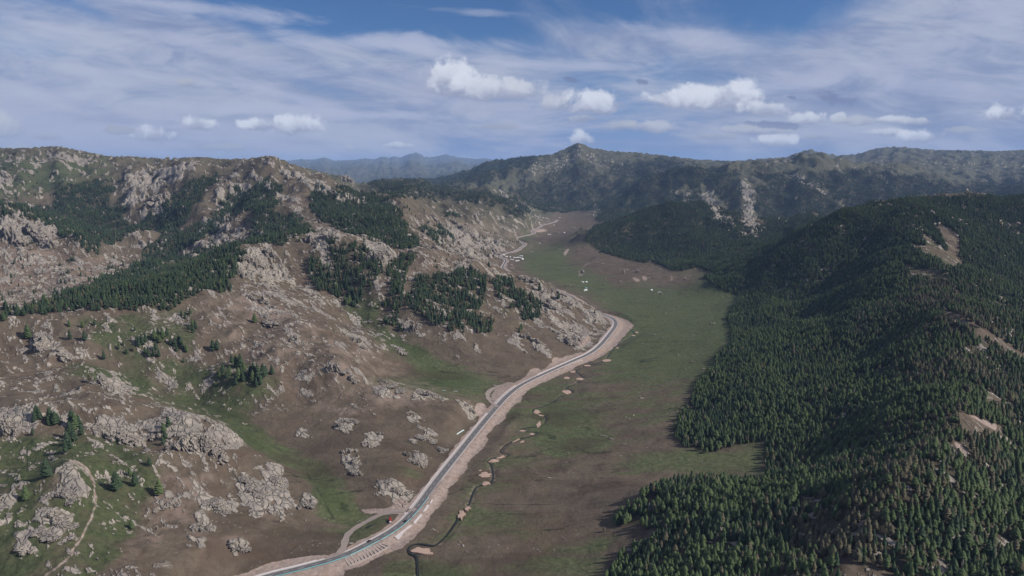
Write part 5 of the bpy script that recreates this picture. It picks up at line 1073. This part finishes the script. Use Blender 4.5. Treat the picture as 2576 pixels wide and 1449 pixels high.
tent(*zy(890,988), 8, 3, 4, -35, felt, 'long white tent at the top right of the camp'); tent(*zy(708,1060), 8, 3, 4, -25, felt, 'long white tent at the lower left of the camp'); tent(*zy(910,1022), 3, 3, 3, 0, simple('grey_canvas', (.4, .4, .45)), 'small grey tent behind the largest yurt')
tent(*zz(832,308), 3.6, 2.4, 3, 0, felt_b, 'teal roofed shed above the lower homestead yurts', 'shed', 'shed'); tent(*zz(2075,382), 6, 3, 2.5, 5, simple('weathered_wood', (.35, .33, .33)), 'grey wooden livestock shed on the right meadow', 'livestock_shed', 'shed'); tent(*zz(762,354), 4, 1.5, 1.6, 0, simple('dark_tarpaulin', (.06, .08, .09)), 'dark tarpaulin shed left of the lower homestead yurts', 'tarpaulin_shed', 'shed')
def panel(vx, vy, L, W, rot, label, tilt=10):
    p = at(vx, vy); e = bpy.data.objects.new('slogan_panel', None); e.location = (p.x, p.y, p.z + .4); e.rotation_euler = (R(tilt), 0, R(rot)); link(e); tag(e, label, 'panel')
    part('board', lambda bm: mesh_box(bm, 0, 0, .3, L, W, .18), felt, e, .03); part('stripe', lambda bm: mesh_box(bm, 0, -W * .32, .42, L * .98, W * .3, .1), felt_b, e, .0)
    for s in (-1, 1): part('leg', lambda bm: mesh_box(bm, s * L * .4, 0, -.2, .3, .3, 1.0), M_steel, e, 0)
panel(1158,1088,21,2.2,62,'long white and teal panel lying on the slope beside the road')
panel(1117,983,7,1.0,0,'short teal and white panel at the left of the green valley mouth'); panel(1146,985,9,1.0,0,'teal and white panel at the right of the green valley mouth')
def post(i, side, label):
    d = ROAD[i + 1] - ROAD[i - 1]; d = d / np.hypot(*d); p = ROAD[i] + np.array([-d[1], d[0]]) * side; e = bpy.data.objects.new('warning_sign', None); e.location = (p[0], p[1], ROAD_Z - .3); link(e); tag(e, label, 'sign', 'red signs behind the guardrail')
    part('pole', lambda bm: mesh_box(bm, 0, 0, 1.3, .12, .12, 2.6), M_steel, e, 0); part('plate', lambda bm: mesh_box(bm, 0, 0, 2.4, 1.1, .08, 1.1), red_m, e, .02)
post(idx_px(875,1404), -6.5, 'small red sign at the start of the embankment grid'); post(idx_px(952,1362), -6.5, 'small red sign at the end of the embankment grid'); post(idx_px(1032,1302), -6.5, 'small red sign by the concrete apron near the dark car')

# ------------------------------------------------------------------ prominent crags standing out of the slopes
crag_m, t, b = material('crag_rock', .95); b.inputs['Specular IOR Level'].default_value = .08
g = t.node('ShaderNodeNewGeometry'); pos = g.outputs['Position']; nF = t.noise(pos, .16, 5, .65); nX = t.noise(pos, .8, 4, .7); nM = t.noise(pos, .05, 4)
vr = t.vadd(pos, t.vmul(t.noise(pos, .05, 3, .5, 0, True), (14, 14, 14)))
crk = t.voro(t.vmul(vr, (1, 1, .55)), .22, 'DISTANCE_TO_EDGE'); crk2 = t.voro(vr, .6, 'DISTANCE_TO_EDGE')
rc = t.mix(t.ss(t.add(t.mul(nM, .7), t.mul(nF, .3)), .36, .64), (.20, .175, .155), (.335, .29, .245)); rc = t.mix(t.mul(t.ss(nM, .5, .7), .35), rc, (.33, .29, .23))
rc = t.mix(t.mul(t.ss(crk, .05, 0), .5), rc, (.06, .055, .05)); rc = t.mix(t.mul(t.ss(crk2, .06, 0), .4), rc, (.08, .075, .07)); rc = t.mix(t.mul(t.ss(nX, .58, .75), .35), rc, (.10, .10, .08))
t.inp(b.inputs['Base Color'], rc); bmp = t.node('ShaderNodeBump'); bmp.inputs['Strength'].default_value = .8; bmp.inputs['Distance'].default_value = 1
t.inp(bmp.inputs['Height'], t.add(t.mul(t.ss(crk, 0, .15), 1.6), t.add(t.mul(nF, 1.2), t.mul(nX, .4)))); t.l.new(bmp.outputs[0], b.inputs['Normal'])
def crag(vx, vy, w, h, label, ang=0, n=7, group=None, depth=.6, sharp=.5):
    """(vx, vy) is the middle of the base; w, h its width and height in photo units"""
    p = at(vx, vy)
    if p is None: return
    d = (p - cam.location).length; W_ = w * d / F; H_ = h * d / F; rr = random.Random(int(vx * 7 + vy)); bm = bmesh.new()
    for i in range(n):
        u = (i + .5) / n - .5 if n > 1 else 0
        hh = H_ * (1 - abs(u) * 1.1) * rr.uniform(.55, 1.05); ww = W_ / max(2.2, n * .42) * rr.uniform(.7, 1.2)
        res = bmesh.ops.create_icosphere(bm, subdivisions=4, radius=1.0)
        ox = u * W_ * math.cos(R(ang)) + rr.uniform(-.06, .06) * W_; oy = -u * W_ * math.sin(R(ang)) * 1.6 + rr.uniform(-.3, .3) * W_ * depth; oz = float(hgt(p.x + ox, p.y + oy)) - p.z
        V_ = res['verts']; c = np.array([v_.co[:] for v_ in V_]); sx_, sy_ = rr.uniform(0, 99), rr.uniform(0, 99)
        f1_, f2_, q1, q2, _, _ = cells(c[:, 0] * 2.1 + sx_ + c[:, 2] * .7, c[:, 1] * 2.1 + sy_ + c[:, 2] * 1.1, 3)
        k1_, k2_, q3, _, _, _ = cells(c[:, 0] * 5 + sx_, c[:, 2] * 5 + c[:, 1] * 3 + sy_, 4)
        rad = .82 + .30 * (q1 - .5) * 1.3 + .12 * (q3 - .5) - .10 * (f2_ - f1_ < .12); c = c * rad[:, None]
        c[:, 0] *= ww * .55; c[:, 1] *= ww * .5 * (1 + depth); c[:, 2] = np.sign(c[:, 2]) * np.abs(c[:, 2]) ** (1 + .0 * sharp) * hh * 1.05
        tl = rr.uniform(-.25, .25); c[:, 0] += c[:, 2] * tl
        for v_, q in zip(V_, c): v_.co = (q[0] + ox, q[1] + oy, q[2] + oz)
    me = bpy.data.meshes.new('rock_outcrop'); bm.to_mesh(me); bm.free(); o = bpy.data.objects.new('rock_outcrop', me); o.location = p; link(o, None, crag_m); tag(o, label, 'rock', group or 'grey crags on the left mountains')
CR = [(838,930,30,30,'pointed grey crag alone on the brown slope',0,4),(880,940,40,16,'low pale crag trailing right of the pointed one',10,4),(1040,828,22,34,'dark pointed crag at the lower edge of the woods',0,3),(1322,845,24,22,'grey pointed crag above the middle road',0,4),(1350,862,30,18,'ribbed crag right of the pointed one above the road',10,5),
    (1025,1145,20,20,'pointed crag of the pale outcrop left of the near road',0,3),(1050,1160,40,12,'sloping slabs of the pale outcrop left of the near road',15,6),(875,1135,24,16,'blocky crag at the top of the tall pale outcrop',0,4),(892,1165,28,14,'slabs in the middle of the tall pale outcrop',10,5),(900,1190,26,12,'slabs at the foot of the tall pale outcrop',10,4),
    (850,1070,22,14,'pale crag left of the scattered outcrops',0,4),(885,1058,32,9,'low slabs above the scattered outcrops',5,5),(928,1118,36,11,'pale stepped crag among the scattered outcrops',5,5),(956,1092,20,14,'tilted slab among the scattered outcrops',0,3),(1070,1100,46,11,'long low crag nearer the road',5,6),(1112,1130,30,10,'small crag touching the road cutting',0,4),
    (1010,1240,40,18,'broken crag above the road cutting by the truck',5,6),(785,602,30,26,'tall crag wall on the mountain crest',0,5),(830,596,34,22,'crag wall right of the tall one on the crest',0,5),(945,650,36,40,'steep grey crag tower among the woods',0,5),(972,640,24,22,'crag shoulder right of the grey tower',0,4),(640,665,40,30,'jagged crag at the top of the brown face',0,6),(680,640,34,20,'upper crag row of the brown face',0,5),
    (610,690,26,30,'crag pillar by the edge of the dark forest',0,4),(665,760,22,24,'small pointed crag midway down the brown face',0,3),(632,750,20,20,'blunt crag midway down the brown face',0,3),(690,775,22,16,'crag below the small pointed one',0,3),(880,462,36,26,'rounded rock tower on the skyline',0,4),(110,600,56,42,'great rounded pale crag in the dark forest',0,4),(38,596,46,48,'pale crag pillars at the far left',0,5),
    (80,575,24,24,'small dome between the great pale crags',0,2),(340,566,14,16,'egg shaped boulder on the forest knoll',0,1),(15,440,22,22,'pale dome high on the left slope',0,2),(400,500,46,26,'leaning pale slab above the forest',-25,4),(742,852,22,14,'small round crag on the brown slope',0,3),(685,812,44,12,'broad low crag on the brown slope',5,5),
    (105,870,50,34,'large broken crag with pale foot at left',25,6),(165,892,40,16,'right end of the large broken crag',15,4),(255,965,44,20,'ribbed grey crag beside the green gully',10,6),(330,990,40,12,'low end of the ribbed crag',12,5),(460,1120,60,34,'dark left wall of the big domed crag',0,7),(530,1120,90,34,'big domed crag beside the green gully',8,9),(320,1100,70,30,'smooth grey cliff of the middle crags',0,6),
    (240,1080,44,22,'crag left of the smooth grey cliff',0,5),(20,1085,50,40,'grey crag wall at the left edge',0,6),(385,1100,34,20,'crag right of the smooth grey cliff',0,4),(150,1245,60,14,'upper white slabs on the trail spur',8,6),(150,1305,64,14,'middle white slabs on the trail spur',8,6),(130,1345,60,10,'lower white slabs on the trail spur',5,5),(60,1385,34,10,'white slab pair at the lower left',5,3),
    (545,1270,60,14,'pale slabs above the long rocky rib',10,6),(505,1330,44,20,'broken pale rib near the bottom',0,6),(604,1375,40,16,'pale fractured slab near the road',-10,4),(770,1275,34,14,'pale blocks beside the green marsh',0,4),(640,1230,70,10,'stepped slabs on the near slope',20,7),(420,1275,40,12,'slabs at the head of the rocky rib',-20,4),(700,1215,50,10,'slab row on the shoulder by the marsh',20,5),
    (965,960,20,13,'dark crag by the flat green valley',0,3),(990,975,50,9,'low crags along the spur above the green valley',8,6),(1075,992,46,10,'pale crag at the end of the low spur',8,6),(1180,1025,26,10,'small crag beside the side track',0,4),(900,860,40,14,'crag crest above the green valley',10,5),(1010,885,30,9,'lower end of the crag crest',12,4),
    (1160,580,60,22,'craggy ridge above the far road',10,8),(1235,625,50,16,'craggy cliffs right above the far road',10,7),(1100,560,40,18,'rocky shoulder beside the dark forest patch',10,5),(1430,858,44,14,'broken crag above the road near the bend',20,6),(1385,770,50,14,'crags on the crest under the camp',25,6),(1330,705,40,14,'crest crag above the woods',15,5)]
for c_ in CR:
    vx_, vy_, w_, h_, lb, an, nn = c_; crag(vx_, vy_, w_, h_ * .72, lb, an, nn)

# felled logs on the slope below the left forest
log_m = simple('grey_log', (.30, .27, .22), .9)
def log_mesh():
    bm = bmesh.new(); bmesh.ops.create_cone(bm, cap_ends=True, segments=7, radius1=.28, radius2=.14, depth=1); bmesh.ops.rotate(bm, cent=(0, 0, 0), matrix=__import__('mathutils').Matrix.Rotation(math.pi / 2, 3, 'Y'), verts=bm.verts)
    me = bpy.data.meshes.new('felled_log'); bm.to_mesh(me); bm.free(); me.materials.append(log_m); return me
lm = log_mesh()
lp = [(x, y) for x, y in zip(rng.uniform(290, 500, 90), rng.uniform(785, 895, 90))] + [(x, y) for x, y in zip(rng.uniform(545, 690, 20), rng.uniform(915, 985, 20))]
for k, (vx_, vy_) in enumerate(lp):
    p = at(vx_, vy_)
    if p is None: continue
    L_ = rng.uniform(7, 14); an = rng.uniform(-.9, .9); q = Vector((p.x + math.cos(an) * L_ / 2, p.y + math.sin(an) * L_ / 2, 0)); r0 = Vector((p.x - math.cos(an) * L_ / 2, p.y - math.sin(an) * L_ / 2, 0))
    q.z = float(hgt(q.x, q.y)) + .25; r0.z = float(hgt(r0.x, r0.y)) + .25; dd = q - r0
    o = bpy.data.objects.new('felled_log', lm); o.location = (q + r0) / 2; o.scale = (dd.length, 1, 1); o.rotation_euler = dd.to_track_quat('X', 'Z').to_euler(); link(o)
    hi = k < 90; tag(o, 'grey felled log lying on the cleared slope under the left forest' if hi else 'grey felled log lying in the grove on the green slope', 'log', 'logs on the cleared slope' if hi else 'logs in the grove')

# ------------------------------------------------------------------ haze: one closed box of thin air
def haze():
    x0, x1, y0, y1, zb, zt = -96000, 96000, -3000, 64000, float(H.min()) - 1.5, float(max(H.max(), CAMZ)) + 40
    v = [(x, y, z) for z in (zb, zt) for x, y in ((x0, y0), (x1, y0), (x1, y1), (x0, y1))]
    me = bpy.data.meshes.new('haze'); me.from_pydata(v, [], [(3, 2, 1, 0), (4, 5, 6, 7), (0, 1, 5, 4), (1, 2, 6, 5), (2, 3, 7, 6), (3, 0, 4, 7)])
    m = bpy.data.materials.new('haze_air'); m.use_nodes = True; tt = NT(m.node_tree); tt.n.clear(); out = tt.node('ShaderNodeOutputMaterial'); pv = tt.node('ShaderNodeVolumePrincipled')
    pv.inputs['Color'].default_value = (.42, .62, 1.0, 1); pv.inputs['Density'].default_value = 2.1e-5; pv.inputs['Anisotropy'].default_value = .0
    tt.l.new(pv.outputs[0], out.inputs['Volume']); o = bpy.data.objects.new('haze', me); link(o, None, m); tag(o, kind='stuff')
haze()
print('HEIGHTS', float(H.min()), float(H.max()), H.shape)
